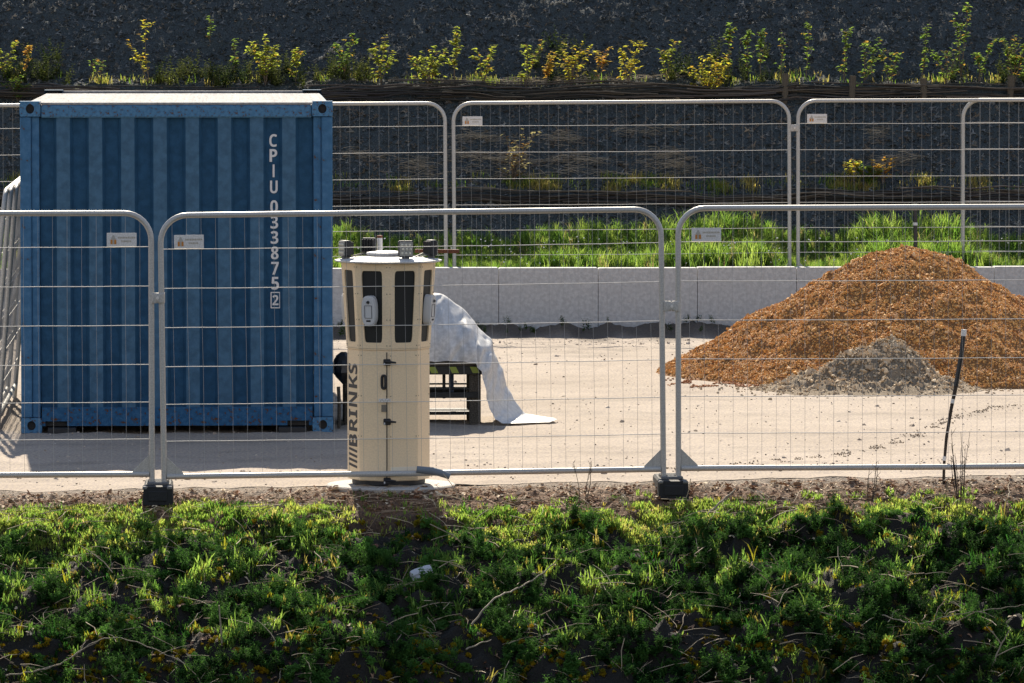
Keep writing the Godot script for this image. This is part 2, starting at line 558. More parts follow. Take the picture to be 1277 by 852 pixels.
func container() -> void:
	var W := 2.438
	var H := 2.591
	var L := 6.058
	var t := thing("shipping_container", "blue corrugated steel shipping container with white number on its end", "shipping container", Vector3(-0.454, 0.0, -45.09))
	var hw := W * 0.5
	for sx in [-1.0, 1.0]:
		for e in [0, 1]:
			var z := -0.055 if e == 0 else -L + 0.055
			var p := MB.new()
			p.box(Vector3(sx * (hw - 0.045), H * 0.5, z), Vector3(0.086, H - 0.24, 0.1), 0.008)
			p.box(Vector3(sx * (hw - 0.12), H * 0.5, z - (0.012 if e == 0 else -0.012)), Vector3(0.064, H - 0.24, 0.08), 0.006)
			obj("corner_post", p, M.blue, t)
	for sx in [-1.0, 1.0]:
		for e in [0, 1]:
			for u in [0, 1]:
				# a casting with its oval lock hole: a ring of faces on the front and a dark pocket behind it
				var c := MB.new()
				var cx: float = sx * (hw - 0.081)
				var cy := 0.059 if u == 0 else H - 0.059
				var fz := 0.003 if e == 0 else -L - 0.003
				var dz := -1.0 if e == 0 else 1.0
				var ring_o := []
				var ring_i := []
				var ring_b := []
				for k in 24:
					var a := TAU * k / 24.0 + PI / 24.0
					var d := Vector2(cos(a), sin(a))
					var q := d / maxf(absf(d.x) / 0.081, absf(d.y) / 0.059)
					ring_o.append(Vector3(cx + q.x, cy + q.y, fz))
					ring_i.append(Vector3(cx + d.x * 0.033, cy + d.y * 0.037, fz))
					ring_b.append(Vector3(cx + d.x * 0.033, cy + d.y * 0.037, fz + dz * 0.05))
				for k in 24:
					var k2 := (k + 1) % 24
					c.quad_out(ring_o[k], ring_o[k2], ring_i[k2], ring_i[k], Vector3(0, 0, -dz))
					c.quad_out(ring_i[k], ring_i[k2], ring_b[k2], ring_b[k], Vector3(cx, cy, fz) - ring_i[k])
				var zc := fz + dz * 0.088
				for w in [[Vector3(0.162, 0.0, 0.176), Vector3(0, 0.059, 0)], [Vector3(0.162, 0.0, 0.176), Vector3(0, -0.059, 0)]]:
					var o: Vector3 = w[1]
					c.quad_out(Vector3(cx - 0.081, cy + o.y, zc - 0.088), Vector3(cx + 0.081, cy + o.y, zc - 0.088), Vector3(cx + 0.081, cy + o.y, zc + 0.088), Vector3(cx - 0.081, cy + o.y, zc + 0.088), o)
				for s2 in [-1.0, 1.0]:
					c.quad_out(Vector3(cx + s2 * 0.081, cy - 0.059, zc - 0.088), Vector3(cx + s2 * 0.081, cy + 0.059, zc - 0.088), Vector3(cx + s2 * 0.081, cy + 0.059, zc + 0.088), Vector3(cx + s2 * 0.081, cy - 0.059, zc + 0.088), Vector3(s2, 0, 0))
				var cast := obj("corner_casting", c, M.blue_edge, t)
				var pk := MB.new()
				pk.box(Vector3(cx, cy, fz + dz * 0.06), Vector3(0.1, 0.09, 0.015))
				obj("lock_hole", pk, M.black, cast)
	# front and rear top rails, side rails
	for e in [0, 1]:
		var z := -0.045 if e == 0 else -L + 0.045
		var r := MB.new()
		r.box(Vector3(0, H - 0.078, z), Vector3(W - 0.326, 0.1, 0.08), 0.01)
		obj("top_rail", r, M.blue_edge, t)
		var lp := MB.new()
		lp.box(Vector3(0, H - 0.018, z - (0.0 if e == 0 else 0.0)), Vector3(W - 0.328, 0.018, 0.076), 0.004)
		obj("roof_lip", lp, M.roof, t)
		var bt := MB.new()
		var q := PackedVector2Array([Vector2(-1.0565, 0.2), Vector2(-1.0565, 0.055), Vector2(-1.03, 0.055), Vector2(-1.03, 0.092), Vector2(-0.86, 0.092), Vector2(-0.86, 0.055), Vector2(0.86, 0.055), Vector2(0.86, 0.092), Vector2(1.03, 0.092), Vector2(1.03, 0.055), Vector2(1.0565, 0.055), Vector2(1.0565, 0.2)])
		bt.prism(q, 0.06, Transform3D(Basis.IDENTITY, Vector3(0, 0, z - 0.03)))
		obj("bottom_rail", bt, M.blue_low, t)
		var sill := MB.new()
		sill.box(Vector3(0, 0.075, z - 0.06 if e == 0 else z + 0.06), Vector3(W - 0.34, 0.05, 0.05))
		obj("dark_sill", sill, M.black, t)
		var wall := MB.new()
		if e == 0:
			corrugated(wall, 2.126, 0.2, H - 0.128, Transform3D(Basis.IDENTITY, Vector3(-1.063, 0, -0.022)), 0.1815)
		else:
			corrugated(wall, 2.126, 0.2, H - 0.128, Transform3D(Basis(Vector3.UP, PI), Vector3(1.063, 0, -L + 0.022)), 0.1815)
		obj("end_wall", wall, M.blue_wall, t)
	for sx in [-1.0, 1.0]:
		var w := MB.new()
		if sx < 0:
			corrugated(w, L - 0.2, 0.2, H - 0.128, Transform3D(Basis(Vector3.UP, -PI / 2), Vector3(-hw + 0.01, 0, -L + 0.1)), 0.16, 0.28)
		else:
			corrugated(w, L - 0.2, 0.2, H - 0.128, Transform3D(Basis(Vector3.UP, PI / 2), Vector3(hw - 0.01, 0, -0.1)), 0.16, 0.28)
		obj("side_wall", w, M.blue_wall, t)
		for u in [[0.13, 0.15], [H - 0.082, 0.092]]:
			var r := MB.new()
			r.box(Vector3(sx * (hw - 0.035), u[0], -L * 0.5), Vector3(0.06, u[1], L - 0.36), 0.006)
			obj("side_rail", r, M.blue_edge, t)
	# roof: a shallow corrugated sheet
	var rf := MB.new()
	var z := -0.09
	var k := 0
	while z > -L + 0.12:
		var zz := maxf(z - 0.1045, -L + 0.09)
		var hy := H - 0.03 if k % 2 == 0 else H - 0.042
		rf.quad_out(Vector3(-hw + 0.02, hy, z), Vector3(hw - 0.02, hy, z), Vector3(hw - 0.02, hy, zz + 0.02), Vector3(-hw + 0.02, hy, zz + 0.02), Vector3.UP)
		var hn := H - 0.042 if k % 2 == 0 else H - 0.03
		rf.quad_out(Vector3(-hw + 0.02, hy, zz + 0.02), Vector3(hw - 0.02, hy, zz + 0.02), Vector3(hw - 0.02, hn, zz), Vector3(-hw + 0.02, hn, zz), Vector3.UP)
		z = zz
		k += 1
	obj("roof", rf, M.roof, t)
	var fl := MB.new()
	fl.box(Vector3(0, 0.15, -L * 0.5), Vector3(W - 0.14, 0.03, L - 0.14))
	obj("floor", fl, M.black, t)
	# the painted number, letter above letter, running down the end wall
	var nx := 0.754
	var zf := -0.06 + 0.0026
	var ys := [2.283, 2.166, 2.046, 1.92, 1.766, 1.644, 1.525, 1.404, 1.284, 1.166, 1.034]
	var tx := ["C", "P", "I", "U", "0", "3", "3", "8", "7", "5", "2"]
	for i in tx.size():
		var wd := 0.06
		if tx[i] == "I":
			var ib := MB.new()
			ib.box(Vector3(nx + i * 0.0015, ys[i], zf), Vector3(0.015, 0.1, 0.002))
			obj("painted_character", ib, M.white_paint, t)
			continue
		var lt := letters(tx[i], wd, 0.1, true)
		var m: Transform3D = lt[1]
		m.origin += Vector3(nx + i * 0.0015, ys[i], zf)
		if tx[i] == "2":
			m = m.scaled_local(Vector3(0.8, 0.8, 1))
			m.origin = Vector3(nx + i * 0.0015, ys[i], zf) + Vector3(lt[1].origin.x, lt[1].origin.y, 0) * 0.8
		obj("painted_character", lt[0], M.white_paint, t, m)
	var bx := MB.new()
	for s in [-1.0, 1.0]:
		bx.box(Vector3(nx + 0.015 + s * 0.034, 1.034, zf), Vector3(0.008, 0.128, 0.002))
		bx.box(Vector3(nx + 0.015, 1.034 + s * 0.06, zf), Vector3(0.06, 0.008, 0.002))
	obj("check_digit_box", bx, M.white_paint, t)
	# wooden packers the container rests on, seen as a dark line under its end
	for i in 2:
		var pw := MB.new()
		pw.box(Vector3(-0.9 + 1.8 * i, 0.022, -0.2), Vector3(0.22, 0.044, 0.5), 0.004)
		obj("base_packer", pw, M.black, t)

# ------------------------------------------------------------------ guard tower
func facet(k: int, ap: float, y: float) -> Transform3D:
	var a := deg_to_rad(22.5 + 45.0 * k)
	var n := Vector3(sin(a), 0, cos(a))
	return Transform3D(Basis(Vector3.UP.cross(n), Vector3.UP, n), n * ap + Vector3.UP * y)

func camera_unit(t: Node3D, xf: Transform3D) -> void:
	var p := PackedVector2Array()
	for i in 28:
		var a := TAU * i / 28.0
		var e := Vector2(signf(cos(a)) * pow(absf(cos(a)), 0.55) * 0.052, signf(sin(a)) * pow(absf(sin(a)), 0.75) * 0.105)
		p.append(e)
	var b := MB.new()
	b.prism(p, 0.045, xf)
	var sm := PackedVector2Array()
	for w in p:
		sm.append(w * 0.9)
	b.prism(sm, 0.053, xf)
	var o := obj("camera_unit", b, M.pale_grey, t)
	var l := MB.new()
	l.lathe([Vector2(0, 0.012), Vector2(0.009, 0.012), Vector2(0.011, 0)], 12, xf * Transform3D(Basis(Vector3.RIGHT, PI / 2), Vector3(0, 0.062, 0.053)))
	obj("lens", l, M.black, o)
	var s := MB.new()
	for q in [-1.0, 1.0]:
		s.box(xf * Vector3(q * 0.026, -0.005, 0.054), Vector3(0.003, 0.088, 0.004), 0.0, xf.basis)
		s.box(xf * Vector3(0, -0.005 + q * 0.043, 0.054), Vector3(0.05, 0.003, 0.004), 0.0, xf.basis)
	obj("cover_outline", s, M.dark_grey, o)
	var r := MB.new()
	r.box(xf * Vector3(0.0, -0.068, 0.054), Vector3(0.032, 0.012, 0.005), 0.002, xf.basis)
	obj("speaker_slot", r, M.black, o)

func fl0() -> Transform3D:
	return facet(0, 0.2665, 0.0)

func latch(t: Node3D, at: Vector3) -> void:
	var b := MB.new()
	b.box(at, Vector3(0.052, 0.044, 0.018), 0.005)
	var o := obj("latch", b, M.black, t)
	var l := MB.new()
	l.tube([at + Vector3(-0.012, 0.006, 0.012), at + Vector3(0.03, 0.002, 0.02), at + Vector3(0.062, -0.002, 0.014)], [0.009, 0.008, 0.006], 8)
	obj("lever", l, M.black, o)
	var s := MB.new()
	s.box(at + Vector3(-0.018, -0.012, 0.01), Vector3(0.01, 0.014, 0.004), 0.001)
	obj("catch", s, M.pale_grey, o)

func floodlight(t: Node3D, at: Vector3, yaw: float, size: Vector3) -> void:
	var bs := Basis(Vector3.UP, yaw)
	var b := MB.new()
	b.box(at + Vector3(0, size.y * 0.5 + 0.02, 0), size, 0.008, bs)
	for k in 5:
		b.box(at + bs * Vector3((k - 2) * size.x * 0.19, 0, -size.z * 0.5 - 0.01) + Vector3(0, size.y * 0.5 + 0.02, 0), Vector3(0.005, size.y * 0.8, 0.02), 0.0, bs)
	var o := obj("floodlight", b, M.black, t)
	var br := MB.new()
	br.box(at + Vector3(0, 0.012, 0), Vector3(0.05, 0.022, 0.035), 0.004, bs)
	obj("bracket", br, M.dark_grey, o)
	var g := MB.new()
	g.box(at + bs * Vector3(0, 0, size.z * 0.5 + 0.001) + Vector3(0, size.y * 0.5 + 0.02, 0), Vector3(size.x * 0.86, size.y * 0.86, 0.006), 0.002, bs)
	obj("lamp_face", g, M.lamp_face, o)
	for i in 9:
		var row := int(i / 3.0)
		var l := MB.new()
		var off := Vector3((i % 3 - 1) * size.x * 0.25 + (size.x * 0.06 if row == 1 else 0.0), (row - 1) * size.y * 0.25, size.z * 0.5 + 0.004)
		l.lathe([Vector2(0, 0.008), Vector2(size.x * 0.055, 0.006), Vector2(size.x * 0.085, 0)], 10, Transform3D(bs * Basis(Vector3.RIGHT, PI / 2), at + Vector3(0, size.y * 0.5 + 0.02, 0) + bs * off))
		obj("led_lens", l, M.led, o)

func guard_tower() -> void:
	var t := thing("security_tower", "beige octagonal mobile guard tower with dark windows and roof floodlights", "guard tower", Vector3(1.065, 0.018, -40.1), -deg_to_rad(1.5))
	var R := 0.286
	var ap := R * cos(PI / 8)
	var b := MB.new()
	b.lathe([Vector2(0.24, 0.0), Vector2(0.255, 0.0), Vector2(0.255, 0.03), Vector2(0.24, 0.03)], 24)
	for k in 6:
		var a := TAU * k / 6.0
		b.box(Vector3(sin(a) * 0.2, -0.005, cos(a) * 0.2), Vector3(0.03, 0.03, 0.03))
	obj("foot_ring", b, M.black, t)
	# lower housing
	b = MB.new()
	b.lathe([Vector2(0.0, 0.03), Vector2(R - 0.006, 0.03), Vector2(R, 0.036), Vector2(R, 0.93), Vector2(R - 0.004, 0.938), Vector2(0.0, 0.938)], 8, Transform3D.IDENTITY, true)
	var low := obj("housing", b, M.beige, t)
	b = MB.new()
	b.lathe([Vector2(R - 0.01, 0.938), Vector2(R + 0.006, 0.94), Vector2(R + 0.007, 0.948), Vector2(R - 0.01, 0.95)], 8, Transform3D.IDENTITY, true)
	obj("joint_collar", b, M.beige, t)
	# the door: a sheet 4 mm proud over the front right facet
	var f0 := facet(0, ap, 0.0)
	b = MB.new()
	b.box(f0 * Vector3(0.0, 0.485, 0.003), Vector3(0.206, 0.88, 0.006), 0.002, f0.basis)
	var door := obj("door", b, M.beige_door, t)
	b = MB.new()
	b.box(Vector3(-0.012, 0.485, R * 0.982), Vector3(0.006, 0.88, 0.012))
	obj("door_gap", b, M.black, low)
	for k in [-2, -1, 0, 1]:
		var fk := facet(k, ap, 0.0)
		for s in [-1.0, 1.0]:
			for y in [0.07, 0.34, 0.62, 0.9]:
				var sc := MB.new()
				sc.lathe([Vector2(0, 0.002), Vector2(0.004, 0.002), Vector2(0.005, 0)], 6, fk * Transform3D(Basis(Vector3.RIGHT, PI / 2), Vector3(s * 0.095, y, 0.006 if k == 0 else 0.0)))
				obj("screw", sc, M.screw, low)
	b = MB.new()
	b.box(fl0() * Vector3(0.0, 0.115, 0.004), Vector3(0.19, 0.028, 0.003), 0.001, fl0().basis)
	obj("kick_strip", b, M.beige_pale, door)
	for y in [0.857, 0.445, 0.035]:
		latch(t, Vector3(-0.01, y, R + 0.002))
	var hx := MB.new()
	var hp := []
	for i in 21:
		var a := TAU * i / 20.0
		hp.append(Vector3(signf(cos(a)) * pow(absf(cos(a)), 0.6) * 0.014, signf(sin(a)) * pow(absf(sin(a)), 0.5) * 0.045, 0.0))
	var fl := facet(-1, ap, 0.72)
	for i in hp.size():
		hp[i] = fl * (hp[i] + Vector3(0.076, 0, 0.008))
	hx.tube(hp, 0.009, 8, false)
	obj("handle", hx, M.black, t)
	# notice plate and scratched sticker across the seam
	b = MB.new()
	b.box(Vector3(-0.026, 0.592, R * 0.985 + 0.004), Vector3(0.085, 0.026, 0.004), 0.001)
	var pl := obj("notice_plate", b, M.sign_white, t)
	b = MB.new()
	for i in 6:
		b.box(Vector3(-0.056 + i * 0.012, 0.592 + (0.004 if i % 2 else -0.003), R * 0.985 + 0.0065), Vector3(0.007, 0.01, 0.001))
	obj("print", b, M.print_grey, pl)
	b = MB.new()
	b.box(Vector3(-0.03, 0.538, R * 0.985 + 0.003), Vector3(0.04, 0.05, 0.003), 0.001)
	obj("worn_sticker", b, M.sticker, t)
	# lettering up the left facet
	var fw := facet(-2, ap, 0.0)
	var up := fw * Transform3D(Basis(Vector3(0, 0, 1), PI / 2), Vector3(0.0, 0.0, 0.0))
	var word := letters("BRINKS", 0.575, 0.155, true)
	obj("lettering", word[0], M.letter_black, t, fw * Transform3D(Basis(Vector3(0, 0, 1), PI / 2), Vector3(-0.004, 0.55, 0.0015)) * word[1])
	for i in 4:
		b = MB.new()
		var y := 0.128 + i * 0.036
		b.prism(PackedVector2Array([Vector2(-0.08, y), Vector2(0.068, y - 0.016), Vector2(0.068, y + 0.001), Vector2(-0.08, y + 0.017)]), 0.002, fw)
		obj("stripe", b, M.letter_black, t)
	# head: eight leaning facets, each with a round-cornered window set 10 mm back
	var y0 := 0.95
	var hgt := 0.59
	var rb := 0.291
	var rt := 0.329
	for k in 8:
		var f := facet(k, rb * cos(PI / 8), y0)
		var lean := atan2((rt - rb) * cos(PI / 8), hgt)
		f.basis = f.basis * Basis(Vector3.RIGHT, lean)
		var len2 := hgt / cos(lean)
		var wb := rb * sin(PI / 8)
		var wt := rt * sin(PI / 8)
		var sh := MB.new()
		var inner := []
		var outer := []
		var ctr := Vector2(0, 0.29)
		var N := 40
		for i in N:
			var a := TAU * i / N
			var d := Vector2(cos(a), sin(a))
			# window outline: round-cornered box 0.15 x 0.5
			var q := Vector2(signf(d.x) * pow(absf(d.x), 0.16), signf(d.y) * pow(absf(d.y), 0.16))
			var iy := ctr.y + q.y * 0.25
			var hwid := lerpf(0.066, 0.078, clampf((iy - 0.04) / 0.5, 0, 1))
			inner.append(Vector3(q.x * hwid, iy, 0))
			var oy := clampf(ctr.y + q.y * (0.29 if q.y < 0 else len2 - 0.29), 0.0, len2)
			var ow := lerpf(wb, wt, oy / len2)
			var qo := q
			if absf(absf(q.x) - 1.0) < 0.16: qo.x = signf(q.x)
			if absf(absf(q.y) - 1.0) < 0.16: qo.y = signf(q.y)
			oy = 0.0 if qo.y == -1.0 else (len2 if qo.y == 1.0 else oy)
			ow = lerpf(wb, wt, oy / len2)
			outer.append(Vector3(qo.x * ow, oy, 0))
		var up_n := f.basis.z
		for i in N:
			var i2 := (i + 1) % N
			sh.quad_out(f * outer[i], f * outer[i2], f * inner[i2], f * inner[i], up_n)
			var ba: Vector3 = inner[i] - Vector3(0, 0, 0.012)
			var bb: Vector3 = inner[i2] - Vector3(0, 0, 0.012)
			sh.quad_out(f * inner[i], f * inner[i2], f * bb, f * ba, f.basis * (Vector3(0, 0.29, 0) - inner[i]))
		var pan := obj("head_panel", sh, M.beige if k != 6 and k != 7 else M.beige, t)
		var gl := MB.new()
		gl.quad_out(f * Vector3(-0.09, 0.02, -0.01), f * Vector3(0.09, 0.02, -0.01), f * Vector3(0.09, 0.56, -0.01), f * Vector3(-0.09, 0.56, -0.01), up_n)
		obj("window", gl, M.dark_glass, pan)
		for s in [-1.0, 1.0]:
			for yy in [0.02, 0.2, 0.38, 0.565]:
				var sc := MB.new()
				sc.lathe([Vector2(0, 0.002), Vector2(0.004, 0.002), Vector2(0.005, 0)], 6, f * Transform3D(Basis(Vector3.RIGHT, PI / 2), Vector3(s * (lerpf(wb, wt, yy / len2) - 0.012), yy, 0)))
				obj("screw", sc, M.screw, pan)
		if k == 7:
			camera_unit(t, f * Transform3D(Basis.IDENTITY, Vector3(-0.012, 0.265, -0.002)))
		if k == 1 or k == 5:
			camera_unit(t, f * Transform3D(Basis.IDENTITY, Vector3(0.0, 0.265, -0.002)))
	# roof plate and what stands on it
	b = MB.new()
	b.lathe([Vector2(0.0, 1.54), Vector2(0.355, 1.54), Vector2(0.374, 1.546), Vector2(0.374, 1.555), Vector2(0.33, 1.562), Vector2(0.12, 1.582), Vector2(0.0, 1.582)], 16)
	var rf := obj("roof_plate", b, M.white_metal, t)
	b = MB.new()
	b.lathe([Vector2(0.13, 1.58), Vector2(0.145, 1.596), Vector2(0.14, 1.606), Vector2(0.06, 1.616), Vector2(0.0, 1.617)], 24, Transform3D(Basis.IDENTITY, Vector3(-0.01, 0, -0.02)))
	obj("roof_hatch", b, M.white_metal, rf)
	b = MB.new()
	b.tube([Vector3(-0.3, 1.565, 0.06), Vector3(-0.24, 1.585, 0.05), Vector3(-0.19, 1.592, -0.05), Vector3(-0.14, 1.59, -0.12)], 0.006, 6)
	obj("roof_cable", b, M.sticker, rf)
	b = MB.new()
	b.tube([Vector3(0.31, 1.57, -0.05), Vector3(0.24, 1.6, 0.02), Vector3(0.19, 1.58, 0.1)], 0.005, 6)
	obj("roof_cable", b, M.dark_grey, rf)
	for k in 8:
		b = MB.new()
		var a := TAU * k / 8.0
		b.lathe([Vector2(0, 0.006), Vector2(0.008, 0.005), Vector2(0.009, 0)], 6, Transform3D(Basis.IDENTITY, Vector3(sin(a) * 0.34, 1.56, cos(a) * 0.34)))
		obj("bolt", b, M.pale_grey, rf)
	floodlight(t, Vector3(-0.3, 1.56, 0.03), -1.15, Vector3(0.115, 0.11, 0.05))
	floodlight(t, Vector3(-0.135, 1.575, -0.17), PI - 0.25, Vector3(0.1, 0.105, 0.05))
	floodlight(t, Vector3(0.12, 1.56, 0.2), 0.12, Vector3(0.105, 0.115, 0.05))
	floodlight(t, Vector3(0.3, 1.56, -0.06), 2.0, Vector3(0.1, 0.11, 0.05))
	b = MB.new()
	b.lathe([Vector2(0.024, 1.57), Vector2(0.024, 1.585), Vector2(0.02, 1.59), Vector2(0.02, 1.69), Vector2(0.018, 1.705), Vector2(0, 1.708)], 14, Transform3D(Basis.IDENTITY, Vector3(-0.06, 0, -0.2)))
	var an := obj("beacon", b, M.white_plastic, t)
	b = MB.new()
	b.lathe([Vector2(0.019, 1.698), Vector2(0.021, 1.7), Vector2(0.02, 1.716), Vector2(0, 1.718)], 14, Transform3D(Basis.IDENTITY, Vector3(-0.06, 0, -0.2)))
	obj("beacon_cap", b, M.rust, an)
	b = MB.new()
	b.box(Vector3(0.34, 1.607, -0.15), Vector3(0.31, 0.026, 0.04), 0.003, Basis(Vector3(0, 0, 1), -0.01))
	obj("wooden_bar", b, M.rust, t)

# ------------------------------------------------------------------ heaps, bench, tarpaulin
func heap_h(x: float, z: float) -> float:
	var dx := (x - 6.08) * (1.05 if x < 6.08 else 1.06)
	var dz := (z + 52.2) * 0.95
	var a := atan2(dz, dx)
	var r := sqrt(dx * dx + dz * dz)
	r *= 1.0 + 0.05 * big.get_noise_2d(cos(a) * 3.0, sin(a) * 3.0 + 7.0)
	var h := table([[0.0, 1.12], [0.2, 1.10], [0.5, 0.97], [1.0, 0.71], [1.55, 0.41], [1.98, 0.16], [2.2, 0.05], [2.32, -0.03], [9.0, -0.3]], r)
	h += 0.03 * exp(-((dx - 0.5) * (dx - 0.5) + dz * dz) * 12.0)
	return h + (big.get_noise_2d(x * 3.0, z * 3.0) * 0.035 + mid.get_noise_2d(x * 2.0, z * 2.0) * 0.03) * smoothstep(2.5, 1.8, r)

func spoil_h(x: float, z: float) -> float:
	var dx := x - 5.66
	var dz := z + 49.95
	var w := 1.0 if dx > 0.0 else 0.72
	var r := sqrt(dx * dx * w * w + dz * dz * 1.05) * 1.12
	var h := table([[0.0, 0.37], [0.16, 0.36], [0.3, 0.27], [0.52, 0.12], [0.74, 0.05], [1.05, -0.02], [5.0, -0.1]], r)
	return h + (big.get_noise_2d(x * 4.0, z * 4.0) * 0.05 + mid.get_noise_2d(x * 4.0, z * 4.0) * 0.05 + fine.get_noise_2d(x * 6.0, z * 6.0) * 0.025) * smoothstep(1.0, 0.5, r)

func heaps(rng: RandomNumberGenerator) -> void:
	var t := thing("bark_heap", "large heap of orange-brown chippings on the pale yard", "heap")
	obj("heap_body", sheet(span([[3.4, 9.2, 0.045]]), span([[-49.4, -55.0, 0.045]]), heap_h), M.chip_bed, t)
	for kind in 3:
		var xf := []
		var cols := []
		while xf.size() < 17000:
			var a := rng.randf() * TAU
			var r := sqrt(rng.randf()) * 2.55
			var p := Vector3(6.08 + cos(a) * r, 0, -52.2 + sin(a) * r)
			if p.z < -52.9 and rng.randf() < 0.6:
				continue
			p.y = heap_h(p.x, p.z)
			if p.y < 0.012 or p.x > 9.0:
				continue
			var s := rng.randf_range(0.012, 0.03) if rng.randf() < 0.97 else rng.randf_range(0.035, 0.06)
			xf.append(Transform3D(Basis.from_euler(Vector3(rng.randf() * TAU, rng.randf() * TAU, rng.randf() * TAU)).scaled(Vector3.ONE * s), p + Vector3.UP * 0.004))
			var k := rng.randf()
			var c := Color(0.76, 0.43, 0.135).lerp(Color(0.54, 0.275, 0.085), rng.randf())
			if k < 0.1: c = Color(0.30, 0.14, 0.055)
			elif k > 0.9: c = Color(0.78, 0.52, 0.27)
			cols.append(c)
		scatter("chippings", rock(40 + kind, [Vector3(1.3, 0.6, 0.8), Vector3(1, 0.8, 0.9), Vector3(1.6, 0.45, 0.6)][kind]), M.chips, xf, cols, t)
	# a thin trail of spilled chippings on the left
	var xt := []
	var ct := []
	for i in 1500:
		var a := rng.randf()
		var p := Vector3(lerpf(3.75, 4.6, pow(a, 0.6)), 0.008, lerpf(-51.9, -50.2, rng.randf()))
		if mid.get_noise_2d(p.x * 2.0, p.z) < -0.1 + (1.0 - a) * 0.4:
			continue
		p.y = yard_h(p.x, p.z) + 0.006
		xt.append(Transform3D(Basis.from_euler(Vector3(rng.randf() * TAU, rng.randf() * TAU, 0)).scaled(Vector3.ONE * rng.randf_range(0.015, 0.035)), p))
		ct.append(Color(0.46, 0.19, 0.065).lerp(Color(0.3, 0.12, 0.045), rng.randf()))
	scatter("spilled_chippings", rock(44, Vector3(1.4, 0.6, 0.8)), M.chips, xt, ct, t)
	var g := thing("spoil_heap", "small grey-brown heap of soil and gravel in front of the orange heap", "heap")
	obj("heap_body", sheet(span([[4.2, 6.9, 0.03]]), span([[-48.8, -51.2, 0.03]]), spoil_h), M.spoil_bed, g)
	var xg := []
	var cg := []
	while xg.size() < 4200:
		var p := Vector3(5.66 + rng.randfn(0.0, 0.5) - 0.12, 0, -49.95 + rng.randfn(0.0, 0.36))
		var hh := spoil_h(p.x, p.z)
		p.y = maxf(hh, yard_h(p.x, p.z)) + 0.004
		var far := hh < 0.005
		if far and (rng.randf() < 0.5 or heap_h(p.x, p.z) > 0.0):
			continue
		var s := rng.randf_range(0.01, 0.035) if rng.randf() < 0.93 else rng.randf_range(0.04, 0.075)
		xg.append(Transform3D(Basis.from_euler(Vector3(rng.randf() * TAU, rng.randf() * TAU, rng.randf() * TAU)).scaled(Vector3.ONE * s), p))
		cg.append(Color(0.72, 0.56, 0.36).lerp(Color(0.44, 0.33, 0.21), rng.randf()))
	scatter("clods", rock(47, Vector3(1.1, 0.7, 0.9)), M.chips, xg, cg, g)
	var rt := MB.new()
	for i in 26:
		var a := rng.randf() * TAU
		var r := rng.randf_range(0.02, 0.4)
		var p := Vector3(5.66 + cos(a) * r * 1.2, 0, -49.95 + sin(a) * r)
		p.y = spoil_h(p.x, p.z) + 0.01
		var pts := []
		var dir := rng.randf() * TAU
		for k in 6:
			pts.append(p)
			dir += rng.randf_range(-0.9, 0.9)
			p += Vector3(cos(dir), 0, sin(dir)) * 0.05
			p.y = spoil_h(p.x, p.z) + 0.012 + 0.02 * sin(k * 0.9)
		rt.tube(pts, rng.randf_range(0.002, 0.005), 5)
	tag(obj("roots", rt, M.straw, g), "", "", "", "stuff")

